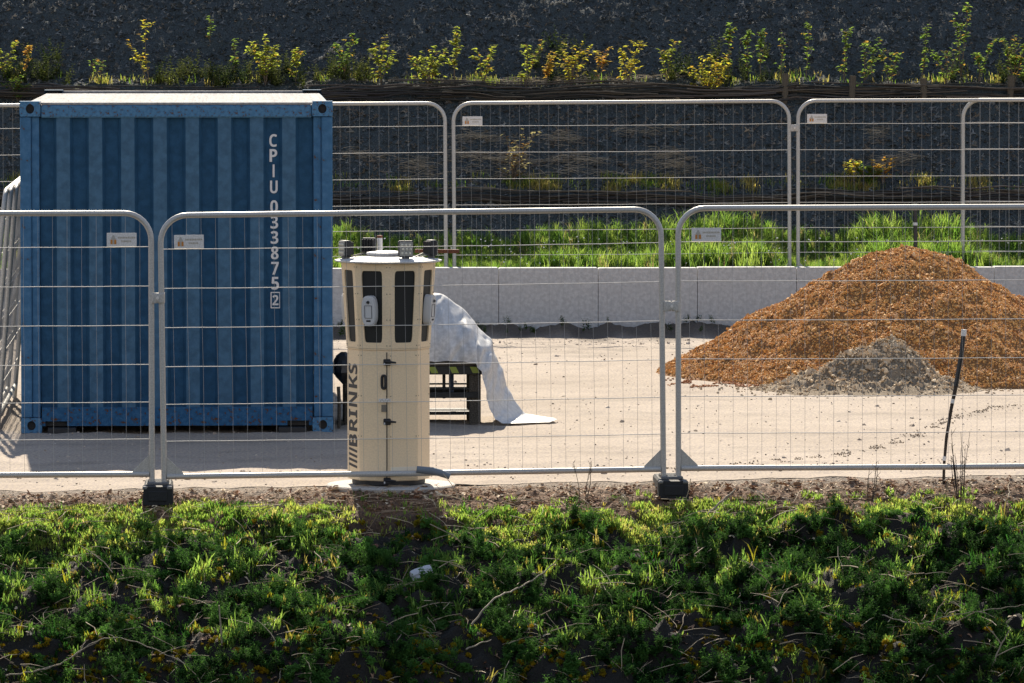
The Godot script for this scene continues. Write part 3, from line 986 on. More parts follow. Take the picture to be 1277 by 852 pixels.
func bench_and_tarp() -> void:
	var t := thing("work_bench", "low dark bench with striped edge board, half covered by the white tarpaulin", "bench", Vector3(1.41, 0, -46.2))
	var b := MB.new()
	b.box(Vector3(-0.03, 0.482, 0), Vector3(1.12, 0.02, 0.72), 0.004)
	obj("bench_top", b, M.old_wood, t)
	for e in [0, 1]:
		var z := 0.33 if e == 0 else -0.33
		var r := MB.new()
		r.box(Vector3(0, 0.435, z), Vector3(1.12, 0.07, 0.03), 0.003)
		var o := obj("edge_board", r, M.bench_dark, t)
		for i in 7:
			var s := MB.new()
			var x := -0.51 + i * 0.165
			s.prism(PackedVector2Array([Vector2(x, 0.412), Vector2(x + 0.055, 0.412), Vector2(x + 0.03, 0.462), Vector2(x - 0.025, 0.462)]), 0.003, Transform3D(Basis.IDENTITY, Vector3(0, 0, z + (0.0145 if e == 0 else -0.0175))))
			obj("warning_stripe", s, M.lime, o)
		var lr := MB.new()
		lr.box(Vector3(0, 0.235, z), Vector3(1.06, 0.045, 0.03), 0.003)
		lr.box(Vector3(0, 0.285, z * 0.9), Vector3(1.06, 0.014, 0.03), 0.003)
		obj("lower_rail", lr, M.bench_dark, t)
	for sx in [-1.0, 1.0]:
		for sz in [-1.0, 1.0]:
			var l := MB.new()
			l.box(Vector3(sx * 0.5, 0.2, sz * 0.27), Vector3(0.09, 0.41, 0.09), 0.006)
			obj("leg", l, M.old_wood, t)
	for i in 2:
		var l := MB.new()
		l.box(Vector3(0.255 + i * 0.07, 0.31, 0.2 - i * 0.3), Vector3(0.025 if i == 0 else 0.04, 0.22, 0.02), 0.003)
		obj("strut", l, M.bench_dark if i == 0 else M.bench_blue, t)
	b = MB.new()
	b.box(Vector3(0, 0.075, -0.1), Vector3(0.96, 0.022, 0.5), 0.003)
	obj("bottom_board", b, M.bench_dark, t)
	b = MB.new()
	b.box(Vector3(0, 0, 0), Vector3(0.13, 0.05, 0.07), 0.008)
	tag(obj("black_case", b, M.black, null, Transform3D(Basis(Vector3.UP, 0.1), Vector3(1.755, 0.523, -45.89))), "small black case on the front edge of the low bench", "case")
	# dark crumpled bag hanging at the left end
	var bag := MB.new()
	var prev := []
	for j in 9:
		var ring := []
		for k in 14:
			var a := TAU * k / 14.0
			var rr: float = [0.02, 0.055, 0.075, 0.085, 0.09, 0.085, 0.07, 0.04, 0.01][j] * (1.0 + 0.35 * mid.get_noise_2d(k * 9.0, j * 12.0))
			ring.append(Vector3(cos(a) * rr, 0.26 - j * 0.032, sin(a) * rr))
		if j > 0:
			for k in 14:
				var k2 := (k + 1) % 14
				bag.quad_out(prev[k], prev[k2], ring[k2], ring[k], prev[k] * Vector3(1, 0, 1) + ring[k2] * Vector3(1, 0, 1))
		prev = ring
	tag(obj("rubbish_bag", bag, M.black_plastic, null, Transform3D(Basis.IDENTITY, Vector3(0.86, 0.33, -45.75))), "crumpled black bag beside the blue container, half hidden by the beige tower", "bag")
	var st := MB.new()
	st.tube([Vector3(0, -0.03, 0), Vector3(0.004, 0.2, 0.003), Vector3(-0.002, 0.33, 0)], 0.014, 8)
	st.box(Vector3(0, 0.2, 0), Vector3(0.09, 0.016, 0.016), 0.002)
	tag(obj("wooden_stake", st, M.old_wood, null, Transform3D(Basis.IDENTITY, Vector3(0.815, 0, -45.5))), "short weathered stake with a cross piece beside the container", "stake")
	# tarpaulin
	var ridge := [[1.05, 0.93], [1.3, 0.98], [1.5, 1.035], [1.65, 1.03], [1.79, 0.925], [1.925, 0.785], [2.035, 0.655], [2.095, 0.51], [2.155, 0.34], [2.22, 0.18], [2.33, 0.06], [2.58, 0.012]]
	var hem := [[1.02, 0.50, -45.86], [1.3, 0.505, -45.84], [1.5, 0.50, -45.85], [1.65, 0.5, -45.84], [1.78, 0.5, -45.83], [1.9, 0.48, -45.8], [1.95, 0.42, -45.79], [1.975, 0.28, -45.78], [2.01, 0.14, -45.77], [2.06, 0.05, -45.76], [2.12, 0.012, -45.76], [2.5, 0.012, -45.9]]
	var back := [[1.02, 0.50, -46.62], [1.3, 0.5, -46.62], [1.5, 0.5, -46.62], [1.65, 0.5, -46.62], [1.8, 0.5, -46.62], [1.95, 0.48, -46.65], [2.02, 0.4, -46.66], [2.05, 0.26, -46.68], [2.09, 0.14, -46.7], [2.13, 0.05, -46.72], [2.2, 0.012, -46.7], [2.55, 0.012, -46.4]]
	var nu := 90
	var nv := 44
	var p := []
	for i in nu + 1:
		var u := float(i) / nu * (ridge.size() - 1)
		var k := mini(int(u), ridge.size() - 2)
		var f := u - k
		var rp := Vector3(lerpf(ridge[k][0], ridge[k + 1][0], f), lerpf(ridge[k][1], ridge[k + 1][1], f), -46.22)
		var hp := Vector3(lerpf(hem[k][0], hem[k + 1][0], f), lerpf(hem[k][1], hem[k + 1][1], f), lerpf(hem[k][2], hem[k + 1][2], f))
		var bp := Vector3(lerpf(back[k][0], back[k + 1][0], f), lerpf(back[k][1], back[k + 1][1], f), lerpf(back[k][2], back[k + 1][2], f))
		var line := []
		for j in nv + 1:
			var v := float(j) / nv
			var q: Vector3
			var tall := rp.y - 0.4
			if v < 0.6:
				var w := v / 0.6
				q = hp.lerp(rp, w)
				q.z += sin(PI * w) * 0.10 * smoothstep(0.0, 0.6, rp.y)
				q.y += sin(PI * w) * 0.03 * smoothstep(0.1, 0.6, rp.y)
			else:
				var w := (v - 0.6) / 0.4
				q = rp.lerp(bp, w)
				q.z -= sin(PI * w) * 0.08 * smoothstep(0.0, 0.6, rp.y)
			var amp := 0.25 + 0.75 * smoothstep(0.0, 0.3, q.y)
			var fold := sin(u * 4.0 + v * 3.0 + 2.0 * big.get_noise_2d(u * 2.0, v * 3.0)) * 0.008
			fold += absf(big.get_noise_2d(u * 0.8 + v * 1.4, v * 0.5 - u * 0.3)) * 0.05 + absf(big.get_noise_2d(u * 0.9 - v * 3.5 + 20.0, v * 1.2 + u * 0.3)) * 0.03 + 0.008 * absf(sin(u * 2.6 + v * 4.0 + 1.5 * sin(u * 0.9))) + big.get_noise_2d(u * 3.0 - v * 3.0, v * 1.5) * 0.006
			q += Vector3(0.25, 0.3, 0.9 if v < 0.6 else -0.9) * fold * amp
			q.y = maxf(q.y, 0.008 + 0.004 * sin(u * 9.0 + v * 11.0) + 0.004)
			line.append(q)
		p.append(line)
	var m := MB.new()
	var nrm := func(i: int, j: int) -> Vector3:
		var a: Vector3 = p[mini(i + 1, nu)][j] - p[maxi(i - 1, 0)][j]
		var d: Vector3 = p[i][mini(j + 1, nv)] - p[i][maxi(j - 1, 0)]
		return a.cross(d).normalized()
	var ns := []
	for i in nu + 1:
		var l := []
		for j in nv + 1:
			l.append(nrm.call(i, j))
		ns.append(l)
	for i in nu:
		for j in nv:
			m.quad_n(p[i][j], p[i + 1][j], p[i + 1][j + 1], p[i][j + 1], ns[i][j], ns[i + 1][j], ns[i + 1][j + 1], ns[i][j + 1])
	tag(obj("tarpaulin", m, M.tarp), "white plastic tarpaulin draped over the bench and trailing on the ground", "tarpaulin")

# ------------------------------------------------------------------ plants
const TONES := [
	[Color(0.12, 0.20, 0.05), Color(0.26, 0.33, 0.08)],
	[Color(0.25, 0.31, 0.06), Color(0.46, 0.44, 0.09)],
	[Color(0.55, 0.42, 0.06), Color(0.42, 0.42, 0.08)],
	[Color(0.55, 0.27, 0.09), Color(0.46, 0.36, 0.09)],
	[Color(0.34, 0.28, 0.19), Color(0.16, 0.13, 0.09)],
]

func sapling(d: Array, sd: int) -> void:
	# d: x, z, height, width, tone, leaves, lean, label
	var r := RandomNumberGenerator.new()
	r.seed = 900 + sd
	var at := Vector3(d[0], rear_h(d[0], d[1]) - 0.02, d[1])
	var t := thing("sapling", d[7], "sapling", at, 0.0, "saplings on the dark bank")
	var stems := clampi(roundi(d[3] / 0.11), 1, 5)
	var lv := MB.new()
	var per := int(d[5] * 1.9 / stems)
	for s in stems:
		var side := 0.0 if stems == 1 else lerpf(-1.0, 1.0, float(s) / (stems - 1)) + r.randf_range(-0.2, 0.2)
		var top := Vector3(d[6] + side * d[3] * 0.4, d[2] * (1.0 if s == stems / 2 else r.randf_range(0.7, 0.98)), r.randf_range(-0.02, 0.16))
		var pts := []
		for k in 7:
			var f := k / 6.0
			pts.append(Vector3(top.x * pow(f, 1.4), top.y * f, top.z * f) + Vector3(r.randf_range(-0.012, 0.012), 0, r.randf_range(-0.012, 0.012)) * (1.0 if k > 0 else 0.0))
		var st := MB.new()
		st.tube(pts, [0.007, 0.0065, 0.006, 0.005, 0.004, 0.003, 0.002], 5)
		# side twigs
		var twigs := []
		for k in 5:
			var f := r.randf_range(0.22, 0.92)
			var base: Vector3 = pts[int(f * 6)]
			var a := r.randf() * TAU
			var tip := base + Vector3(cos(a) * d[3] * 0.36, r.randf_range(0.03, 0.12), absf(sin(a)) * 0.1)
			st.tube([base, base.lerp(tip, 0.5) + Vector3.UP * 0.012, tip], [0.003, 0.0025, 0.0015], 4)
			twigs.append([base, tip])
		obj("stem", st, M.twig, t)
		for i in per:
			var p: Vector3
			var f := pow(r.randf(), 0.7)
			if i % 5 < 3:
				var w: Array = twigs[r.randi() % 5]
				p = w[0].lerp(w[1], r.randf_range(0.3, 1.1))
			else:
				var g := lerpf(0.25, 1.0, f) * 6.0
				p = pts[int(minf(g, 5.0))].lerp(pts[int(minf(g, 5.0)) + 1], clampf(g - int(minf(g, 5.0)), 0.0, 1.0))
			var a := r.randf() * TAU
			var dir := Vector3(cos(a), r.randf_range(-0.35, 0.75), sin(a)).normalized()
			var tones: Array = TONES[d[4]]
			lv.col = tones[0].lerp(tones[1], r.randf())
			if r.randf() < 0.14:
				lv.col = lv.col.lerp(Color(0.45, 0.2, 0.05), 0.7)
			var ln := r.randf_range(0.03, 0.06)
			lv.leaf(p, dir, Vector3.UP.slerp(Vector3(cos(a), 0.4, sin(a)).normalized(), 0.3), ln, ln * r.randf_range(0.6, 0.85))
	tag(obj("leaves", lv, M.leaf, t), "", "", "", "stuff")

func tuft(sd: int, cnt: int, h0: float, h1: float, spread: float, wd: float, bend: float, stem_leaves := false) -> ArrayMesh:
	var r := RandomNumberGenerator.new()
	r.seed = sd
	var b := MB.new()
	for i in cnt:
		var a := r.randf() * TAU
		var dir := Vector3(cos(a), 0, sin(a))
		var k := r.randf_range(0.75, 1.2)
		b.col = Color(k * r.randf_range(0.9, 1.15), k, k * 0.9)
		var q := r.randf() * TAU
		b.blade(Vector3(cos(q), 0, sin(q)) * sqrt(r.randf()) * spread, dir, r.randf_range(h0, h1), wd * r.randf_range(0.7, 1.2), r.randf_range(0.15, 1.0) * bend)
	return b.mesh()

func weed(sd: int, stems: int, h: float, ln: float, wd: float) -> ArrayMesh:
	var r := RandomNumberGenerator.new()
	r.seed = sd
	var b := MB.new()
	for s in stems:
		var a0 := r.randf() * TAU
		var base := Vector3(cos(a0), 0, sin(a0)) * r.randf() * 0.03
		var top := base + Vector3(r.randf_range(-0.4, 0.4), 1.0, r.randf_range(-0.4, 0.4)) * h * r.randf_range(0.5, 1.0)
		b.col = Color(0.9, 0.8, 0.8)
		b.tube([base, base.lerp(top, 0.5) + Vector3(0.006, 0, 0), top], [0.0025, 0.002, 0.001], 4, false)
		var nl := r.randi_range(5, 9)
		for i in nl:
			var f := float(i + 1) / nl
			var p := base.lerp(top, f)
			for k in 2:
				var a := i * 1.6 + k * PI + r.randf_range(-0.4, 0.4)
				var t := r.randf_range(0.75, 1.25)
				b.col = Color(t, t, t * 0.9)
				var l := ln * (1.1 - 0.55 * f) * r.randf_range(0.7, 1.2)
				b.leaf(p, Vector3(cos(a), r.randf_range(0.1, 0.8), sin(a)).normalized(), Vector3.UP, l, l * wd)
	return b.mesh()

func in_slope(rng: RandomNumberGenerator, d0: float, d1: float) -> Vector3:
	var x := rng.randf_range(-2.6, 6.6) if rng.randf() < 0.86 else rng.randf_range(-6.0, 10.0)
	var z := -rng.randf_range(d0, d1)
	return Vector3(x, front_h(x, z), z)

func upright(p: Vector3, turn: float, s: float, lean: Vector3) -> Transform3D:
	var up := (Vector3.UP + lean).normalized()
	var x := Vector3(cos(turn), 0, sin(turn))
	x = (x - up * up.dot(x)).normalized()
	return Transform3D(Basis(x, up, x.cross(up)).scaled(Vector3.ONE * s), p)

func embankment_plants(rng: RandomNumberGenerator) -> void:
	var out := Vector3(0, 0, 0.35)
	# grass
	var meshes := [tuft(1, 11, 0.025, 0.06, 0.035, 0.0065, 1.1), tuft(2, 10, 0.035, 0.09, 0.035, 0.008, 1.1), tuft(3, 12, 0.015, 0.04, 0.045, 0.0065, 1.0), tuft(4, 6, 0.07, 0.17, 0.025, 0.009, 0.9)]
	var xf := [[], [], [], []]
	var cl := [[], [], [], []]
	for i in 34000:
		var p := in_slope(rng, 36.4, 39.72)
		var d := -p.z
		var start := lerpf(39.56, 39.32, smoothstep(0.5, 1.7, p.x)) + 0.22 * big.get_noise_2d(p.x * 2.5, 40.0) + 0.1 * mid.get_noise_2d(p.x * 5.0, 2.0)
		if d > start and not (d < 39.66 and mid.get_noise_2d(p.x * 2.2, p.z * 3.0) > 0.33):
			continue
		var patch := big.get_noise_2d(p.x * 3.0 + 50.0, p.z * 3.0)
		var patch2 := mid.get_noise_2d(p.x * 1.6, p.z * 1.6 + 30.0)
		var bare := smoothstep(0.5, 0.3, absf(p.x - 1.12)) * smoothstep(38.85, 39.1, d)
		if rng.randf() < bare * 0.93 or rng.randf() < 0.35 * smoothstep(0.42, 0.3, absf(p.x - 1.17)):
			continue
		if patch2 < 0.02 - 0.14 * smoothstep(38.6, 39.1, d) and rng.randf() < 0.93:
			continue
		var top := smoothstep(38.6, 39.1, d)
		var low := smoothstep(37.5, 37.25, d)
		if rng.randf() < low * 0.6:
			continue
		var k := 0
		var q := rng.randf()
		if top > 0.5:
			k = 0 if q < 0.55 else (2 if q < 0.9 else 1)
			if patch > 0.22: k = 1 if q < 0.6 else 0
		else:
			k = 1 if q < 0.5 else (3 if q < 0.58 else 0)
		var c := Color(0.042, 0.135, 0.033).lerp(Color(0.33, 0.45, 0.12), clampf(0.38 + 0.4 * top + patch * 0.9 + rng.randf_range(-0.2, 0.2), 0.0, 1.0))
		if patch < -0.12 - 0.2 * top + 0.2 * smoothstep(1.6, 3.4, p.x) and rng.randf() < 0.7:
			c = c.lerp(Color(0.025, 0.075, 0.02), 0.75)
		if rng.randf() < 0.09 + 0.1 * top * smoothstep(-0.1, -0.3, patch):
			c = Color(0.36, 0.28, 0.10)
		elif rng.randf() < 0.05:
			c = Color(0.34, 0.30, 0.04)
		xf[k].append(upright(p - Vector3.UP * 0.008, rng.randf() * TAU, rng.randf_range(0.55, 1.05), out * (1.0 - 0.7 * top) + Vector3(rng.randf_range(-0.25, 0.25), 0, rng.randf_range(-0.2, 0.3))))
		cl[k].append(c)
	# close turf on the sunny break of slope
	for i in 17000:
		var p := in_slope(rng, 38.55, 39.6)
		var start := lerpf(39.56, 39.32, smoothstep(0.5, 1.7, p.x)) + 0.2 * big.get_noise_2d(p.x * 2.5, 40.0)
		var low_edge := 38.72 + 0.22 * mid.get_noise_2d(p.x * 1.2, 60.0) + 0.25 * smoothstep(2.5, 4.5, p.x)
		if -p.z > start or -p.z < low_edge or rng.randf() < 0.95 * smoothstep(0.5, 0.3, absf(p.x - 1.12)):
			continue
		if big.get_noise_2d(p.x * 5.0, p.z * 5.0 + 9.0) < -0.25:
			continue
		var tone := clampf(0.5 + 0.9 * big.get_noise_2d(p.x * 3.0 + 50.0, p.z * 3.0) + rng.randf_range(-0.3, 0.3), 0.0, 1.0)
		var c := Color(0.16, 0.30, 0.06).lerp(Color(0.46, 0.48, 0.14), tone)
		if rng.randf() < 0.12: c = Color(0.5, 0.4, 0.2)
		var k := 2 if rng.randf() < 0.75 else 0
		xf[k].append(upright(p - Vector3.UP * 0.004, rng.randf() * TAU, rng.randf_range(0.7, 1.2), Vector3(rng.randf_range(-0.3, 0.3), 0, rng.randf_range(-0.2, 0.3))))
		cl[k].append(c)
	for k in 4:
		tag(scatter("grass", meshes[k], M.leaf, xf[k], cl[k]), ["short bright grass along the top of the embankment", "mid-height green grass over the embankment", "low fine turf at the lip of the embankment", "tall loose grass on the steep part of the embankment"][k], "grass")
	# broad-leaved weeds
	var wm := [weed(11, 4, 0.07, 0.036, 0.55), weed(12, 5, 0.13, 0.036, 0.4), weed(13, 3, 0.04, 0.06, 0.5)]
	var wx := [[], [], []]
	var wc := [[], [], []]
	for i in 15000:
		var p := in_slope(rng, 36.5, 39.3)
		var d := -p.z
		var n := mid.get_noise_2d(p.x * 1.2 + 90.0, p.z * 1.2)
		var right := smoothstep(1.5, 3.5, p.x)
		if n < 0.06 - 0.2 * right or rng.randf() < smoothstep(38.7, 39.2, d):
			continue
		var k := 0 if rng.randf() < 0.5 else (1 if rng.randf() < 0.7 else 2)
		wx[k].append(upright(p - Vector3.UP * 0.006, rng.randf() * TAU, rng.randf_range(0.5, 1.05), out + Vector3(rng.randf_range(-0.2, 0.2), 0, rng.randf_range(-0.1, 0.3))))
		wc[k].append(Color(0.016, 0.06, 0.02).lerp(Color(0.19, 0.39, 0.10), pow(rng.randf(), 0.75 + 0.7 * right)))
	for k in 3:
		tag(scatter("weeds", wm[k], M.leaf, wx[k], wc[k]), ["leafy green weeds among the embankment grass", "tall narrow-leaved weeds on the dark right half of the embankment", "low broad-leaved rosettes on the embankment"][k], "weeds")
	# yellow moss cushions at the foot, and yellowed patches on the break of slope
	var mx := []
	var mc := []
	for i in 16000:
		var p := in_slope(rng, 36.4, 39.2)
		var d := -p.z
		var n := big.get_noise_2d(p.x * 4.0 + 10.0, p.z * 7.0)
		var foot := smoothstep(37.65, 37.35, d)
		var lip := 1.0 - smoothstep(0.05, 0.25, absf(d - 38.85 - 0.1 * mid.get_noise_2d(p.x, 8.0)))
		if n < 0.28 - 0.22 * foot - 0.12 * lip or rng.randf() > maxf(foot, lip * 0.5) + 0.04:
			continue
		mx.append(upright(p + Vector3.UP * 0.004, rng.randf() * TAU, rng.randf_range(0.5, 1.2), out + Vector3(rng.randf_range(-0.3, 0.3), 0, 0.1)))
		mc.append(Color(0.60, 0.40, 0.025).lerp(Color(0.32, 0.28, 0.025), rng.randf()))
	tag(scatter("moss", weed(21, 6, 0.022, 0.017, 0.6), M.leaf, mx, mc), "yellow moss cushions on the lower embankment", "moss")
	# leaf litter
	var fl := MB.new()
	fl.leaf(Vector3(-0.5, 0, 0), Vector3(1, 0.05, 0), Vector3.UP, 1.0, 0.55)
	fl.leaf(Vector3(0.1, 0.05, 0.1), Vector3(0.3, 0.15, 0.9).normalized(), Vector3.UP, 0.7, 0.4)
	var lx := []
	var lc := []
	for i in 9000:
		var verge := i < 5800
		var p := in_slope(rng, 39.3 if verge else 36.7, 40.02 if verge else 39.3)
		if verge and mid.get_noise_2d(p.x * 2.0, p.z * 6.0) < -0.05:
			continue
		lx.append(Transform3D(Basis.from_euler(Vector3(rng.randfn(0, 0.35), rng.randf() * TAU, rng.randfn(0, 0.35))).scaled(Vector3.ONE * rng.randf_range(0.02, 0.055)), p + Vector3.UP * rng.randf_range(0.003, 0.012)))
		var c := Color(0.18, 0.075, 0.04).lerp(Color(0.42, 0.25, 0.14), rng.randf())
		if rng.randf() < 0.25: c = Color(0.65, 0.52, 0.35)
		if not verge: c = c * 0.8
		lc.append(c)
	tag(scatter("leaf_litter", fl.mesh(), M.litter, lx, lc), "reddish brown leaf litter on the soil strip below the fence", "leaf litter")
	var clx := []
	var clc := []
	for i in 2600:
		var p := in_slope(rng, 39.35, 40.1)
		clx.append(Transform3D(Basis.from_euler(Vector3(rng.randf() * TAU, rng.randf() * TAU, 0)).scaled(Vector3.ONE * (rng.randf_range(0.008, 0.025) if rng.randf() < 0.93 else rng.randf_range(0.03, 0.05))), p))
		clc.append(Color(0.18, 0.10, 0.055).lerp(Color(0.60, 0.45, 0.30), rng.randf()))
	tag(scatter("clods", rock(61, Vector3(1.2, 0.6, 0.9)), M.chips, clx, clc), "soil crumbs and stones along the edge of the yard", "clods")
	# dry stalks lying about
	var sm := MB.new()
	sm.tube([Vector3(-0.5, 0, 0), Vector3(-0.2, 0.05, 0.03), Vector3(0.15, 0.06, -0.02), Vector3(0.5, 0.0, 0.03)], [0.012, 0.011, 0.009, 0.005], 5)
	var sx := []
	var sc := []
	for i in 2600:
		var p := in_slope(rng, 36.8, 39.5)
		if mid.get_noise_2d(p.x * 1.5 - 30.0, p.z * 1.5) < -0.1:
			continue
		var l := rng.randf_range(0.08, 0.3)
		sx.append(Transform3D(Basis.from_euler(Vector3(rng.randfn(0, 0.3), rng.randf() * TAU, rng.randfn(0, 0.45))).scaled(Vector3(l, l * rng.randf_range(0.5, 1.2), l * rng.randf_range(0.6, 1.3))), p + Vector3.UP * rng.randf_range(0.01, 0.09)))
		sc.append(Color(0.55, 0.45, 0.3).lerp(Color(0.2, 0.14, 0.09), rng.randf()))
	for i in 1300:
		var p := in_slope(rng, 39.25, 39.98)
		var l := rng.randf_range(0.06, 0.26)
		sx.append(Transform3D(Basis.from_euler(Vector3(rng.randfn(0, 0.2), rng.randfn(0, 0.7), rng.randfn(0, 0.12))).scaled(Vector3(l, l * 0.5, l * 0.7)), p + Vector3.UP * rng.randf_range(0.004, 0.02)))
		sc.append(Color(0.66, 0.52, 0.34).lerp(Color(0.26, 0.15, 0.08), rng.randf()))
	tag(scatter("dry_stalks", sm.mesh(), M.litter, sx, sc), "pale dry stalks lying through the embankment grass", "dry stalks")

func twig(called: String, label: String, category: String, ends: Array, r0: float, m: Material, forks: Array = []) -> void:
	# ends: points as x, z and height above the slope
	var pts := []
	for e in ends:
		pts.append(Vector3(e[0], front_h(e[0], e[1]) + e[2], e[1]))
	var curve := Curve3D.new()
	for i in pts.size():
		var tan: Vector3 = (pts[mini(i + 1, pts.size() - 1)] - pts[maxi(i - 1, 0)]) * 0.18
		curve.add_point(pts[i], -tan, tan)
	curve.bake_interval = 0.04
	var bp := curve.get_baked_points()
	var rad := []
	var ps := []
	for i in bp.size():
		rad.append(lerpf(r0, r0 * 0.45, float(i) / bp.size()))
		ps.append(bp[i] + Vector3(0, 0.004 * sin(i * 1.7), 0.003 * cos(i * 2.3)))
	var b := MB.new()
	b.tube(ps, rad, 6)
	for f in forks:
		var at: Vector3 = ps[int(f[0] * (ps.size() - 1))]
		b.tube([at, at + Vector3(f[1], f[2], 0.02) * 0.5 + Vector3(0, 0.01, 0), at + Vector3(f[1], f[2], 0.03)], [r0 * 0.6, r0 * 0.5, r0 * 0.3], 5)
	tag(obj(called, b, m), label, category)

func small_things(rng: RandomNumberGenerator) -> void:
	twig("twig", "long pale arched twig in the grass below and right of the tower", "twig", [[1.54, -37.55, 0.06], [1.69, -37.70, 0.09], [1.85, -37.88, 0.10], [2.02, -38.04, 0.10], [2.17, -38.16, 0.06]], 0.0075, M.straw)
	twig("twig", "short pale twig lower on the slope below the long arched one", "twig", [[1.49, -37.23, 0.05], [1.58, -37.28, 0.08], [1.66, -37.34, 0.06]], 0.006, M.straw)
	twig("twig", "upright bleached stalk low on the left of the embankment", "twig", [[-0.09, -37.29, 0.00], [-0.10, -37.29, 0.13], [-0.11, -37.28, 0.26]], 0.008, M.straw)
	twig("twig", "pair of crossing pale canes standing at the lower right corner", "twig", [[4.89, -37.06, 0.00], [4.94, -37.07, 0.12], [5.01, -37.07, 0.24]], 0.007, M.straw, [[0.35, 0.22, 0.09], [0.7, -0.1, 0.12]])
	twig("twig", "long dry stalk lying across the lower left of the slope", "twig", [[-1.48, -37.11, 0.10], [-1.16, -37.17, 0.11], [-0.80, -37.24, 0.10], [-0.33, -37.12, 0.07]], 0.006, M.straw, [[0.4, 0.15, 0.09]])
	twig("twig", "pale leaning stick on bare soil right of the centre fence joint", "twig", [[3.22, -39.15, 0.05], [3.32, -39.2, 0.11], [3.42, -39.28, 0.17]], 0.009, M.straw)
	twig("twig", "thin grey branch slanting through the weeds at the right", "twig", [[4.24, -37.59, 0.07], [4.46, -37.42, 0.10], [4.69, -37.37, 0.10], [5.16, -37.47, 0.09]], 0.005, M.straw, [[0.5, 0.1, 0.06], [0.7, 0.12, -0.04]])
	# dry brown weed by the right fence panel
	for k in [[4.98, -39.35, 0.5, "dark dead weed stalks below the bent stake by the fence"], [5.45, -39.4, 0.42, "thin dead stem right of the bent stake"], [2.38, -39.45, 0.34, "wiry dead stems on the soil left of the centre fence foot"], [4.35, -39.45, 0.3, "small dead stem on the verge left of the bent stake"]]:
		var b := MB.new()
		for i in (9 if k[2] > 0.45 else 3):
			var a := rng.randf() * TAU
			var top := Vector3(cos(a) * 0.07, k[2] * rng.randf_range(0.6, 1.0), sin(a) * 0.06)
			var base := Vector3(cos(a) * 0.02, -0.02, sin(a) * 0.02)
			b.tube([base, base.lerp(top, 0.5) + Vector3(rng.randf_range(-0.015, 0.015), 0, 0), top], [0.0035, 0.003, 0.0015], 4)
			for j in 4:
				var p := base.lerp(top, rng.randf_range(0.4, 1.0))
				b.tube([p, p + Vector3(rng.randf_range(-0.04, 0.04), rng.randf_range(0.01, 0.05), rng.randf_range(-0.03, 0.03))], [0.002, 0.001], 4)
		tag(obj("dead_weed", b, M.dead, null, Transform3D(Basis.IDENTITY, Vector3(k[0], front_h(k[0], k[1]), k[1]))), k[3], "dead weed")
	# crushed can in the tower's shadow
	var c := MB.new()
	var prev := []
	for j in 8:
		var ring := []
		for k in 18:
			var a := TAU * k / 18.0
			var rr: float = [0.0, 0.036, 0.04, 0.042, 0.042, 0.041, 0.035, 0.0][j] * (1.0 + 0.16 * mid.get_noise_2d(k * 8.0, j * 20.0) * (1.0 if j > 1 and j < 6 else 0.0))
			ring.append(Vector3(cos(a) * rr, [-0.07, -0.07, -0.062, -0.03, 0.01, 0.05, 0.07, 0.068][j], sin(a) * rr))
		if j > 0:
			for k in 18:
				var k2 := (k + 1) % 18
				c.quad_out(prev[k], prev[k2], ring[k2], ring[k], (prev[k] + ring[k2]) - Vector3(0, 0, 0))
		prev = ring
	var cx := 1.23
	var cz := -38.14
	tag(obj("drinks_can", c, M.can, null, Transform3D(Basis.from_euler(Vector3(0.2, 0.3, -1.25)), Vector3(cx, front_h(cx, cz) + 0.06, cz))), "crumpled pale can lying in the tower's shadow on the slope", "can")
	# bent stake at the right fence
	var s := thing("bent_stake", "bent dark pole with white tip standing at the right fence panel", "stake", Vector3(4.93, 0.0, -39.93))
	var b := MB.new()
	b.tube([Vector3(0, -0.08, 0), Vector3(0.004, 0.14, 0.0), Vector3(0.02, 0.33, 0), Vector3(0.052, 0.53, 0), Vector3(0.085, 0.69, 0), Vector3(0.122, 0.91, 0), Vector3(0.138, 1.07, 0)], [0.010, 0.010, 0.011, 0.012, 0.014, 0.015, 0.015], 8)
	obj("pole", b, M.dead, s)
	b = MB.new()
	b.tube([Vector3(0.085, 0.69, 0), Vector3(0.103, 0.8, 0), Vector3(0.122, 0.91, 0), Vector3(0.138, 1.065, 0)], 0.0165, 8)
	obj("sleeve", b, M.black_plastic, s)
	b = MB.new()
	b.tube([Vector3(0.136, 1.04, 0), Vector3(0.14, 1.085, 0)], 0.019, 8)
	obj("white_tip", b, M.white_plastic, s)
	for q in [[0.004, 0.17], [0.06, 0.57]]:
		b = MB.new()
		b.tube([Vector3(q[0], q[1], 0), Vector3(q[0] + 0.006, q[1] + 0.03, 0)], 0.0135, 8)
		obj("white_band", b, M.white_plastic, s)
	# black post behind the heap
	var bp := thing("marker_post", "short black post with a pale band in the grass behind the orange heap", "post", Vector3(6.985, rear_h(6.985, -59.0), -59.0))
	b = MB.new()
	b.tube([Vector3(0, -0.05, 0), Vector3(0.0, 0.4, 0), Vector3(-0.004, 0.72, 0)], 0.022, 8)
	obj("post", b, M.black_plastic, bp)
	b = MB.new()
	b.tube([Vector3(-0.002, 0.5, 0), Vector3(-0.002, 0.53, 0)], 0.024, 8)
	obj("pale_band", b, M.pale_grey, bp)
	# grey cloth sleeve wrapped on the rail beside the tower
	b = MB.new()
	b.tube([Vector3(-0.13, 0.03, 0.01), Vector3(-0.02, 0.018, 0.014), Vector3(0.03, 0.006, 0.014), Vector3(0.1, -0.02, 0.016)], [0.024, 0.027, 0.026, 0.022], 10)
	tag(obj("rail_wrap", b, M.wrap, null, Transform3D(Basis.IDENTITY, Vector3(1.38, 0.105, -39.79))), "grey-blue cloth wrapped round the bottom rail right of the tower", "wrap")
	# round base slab
	b = MB.new()
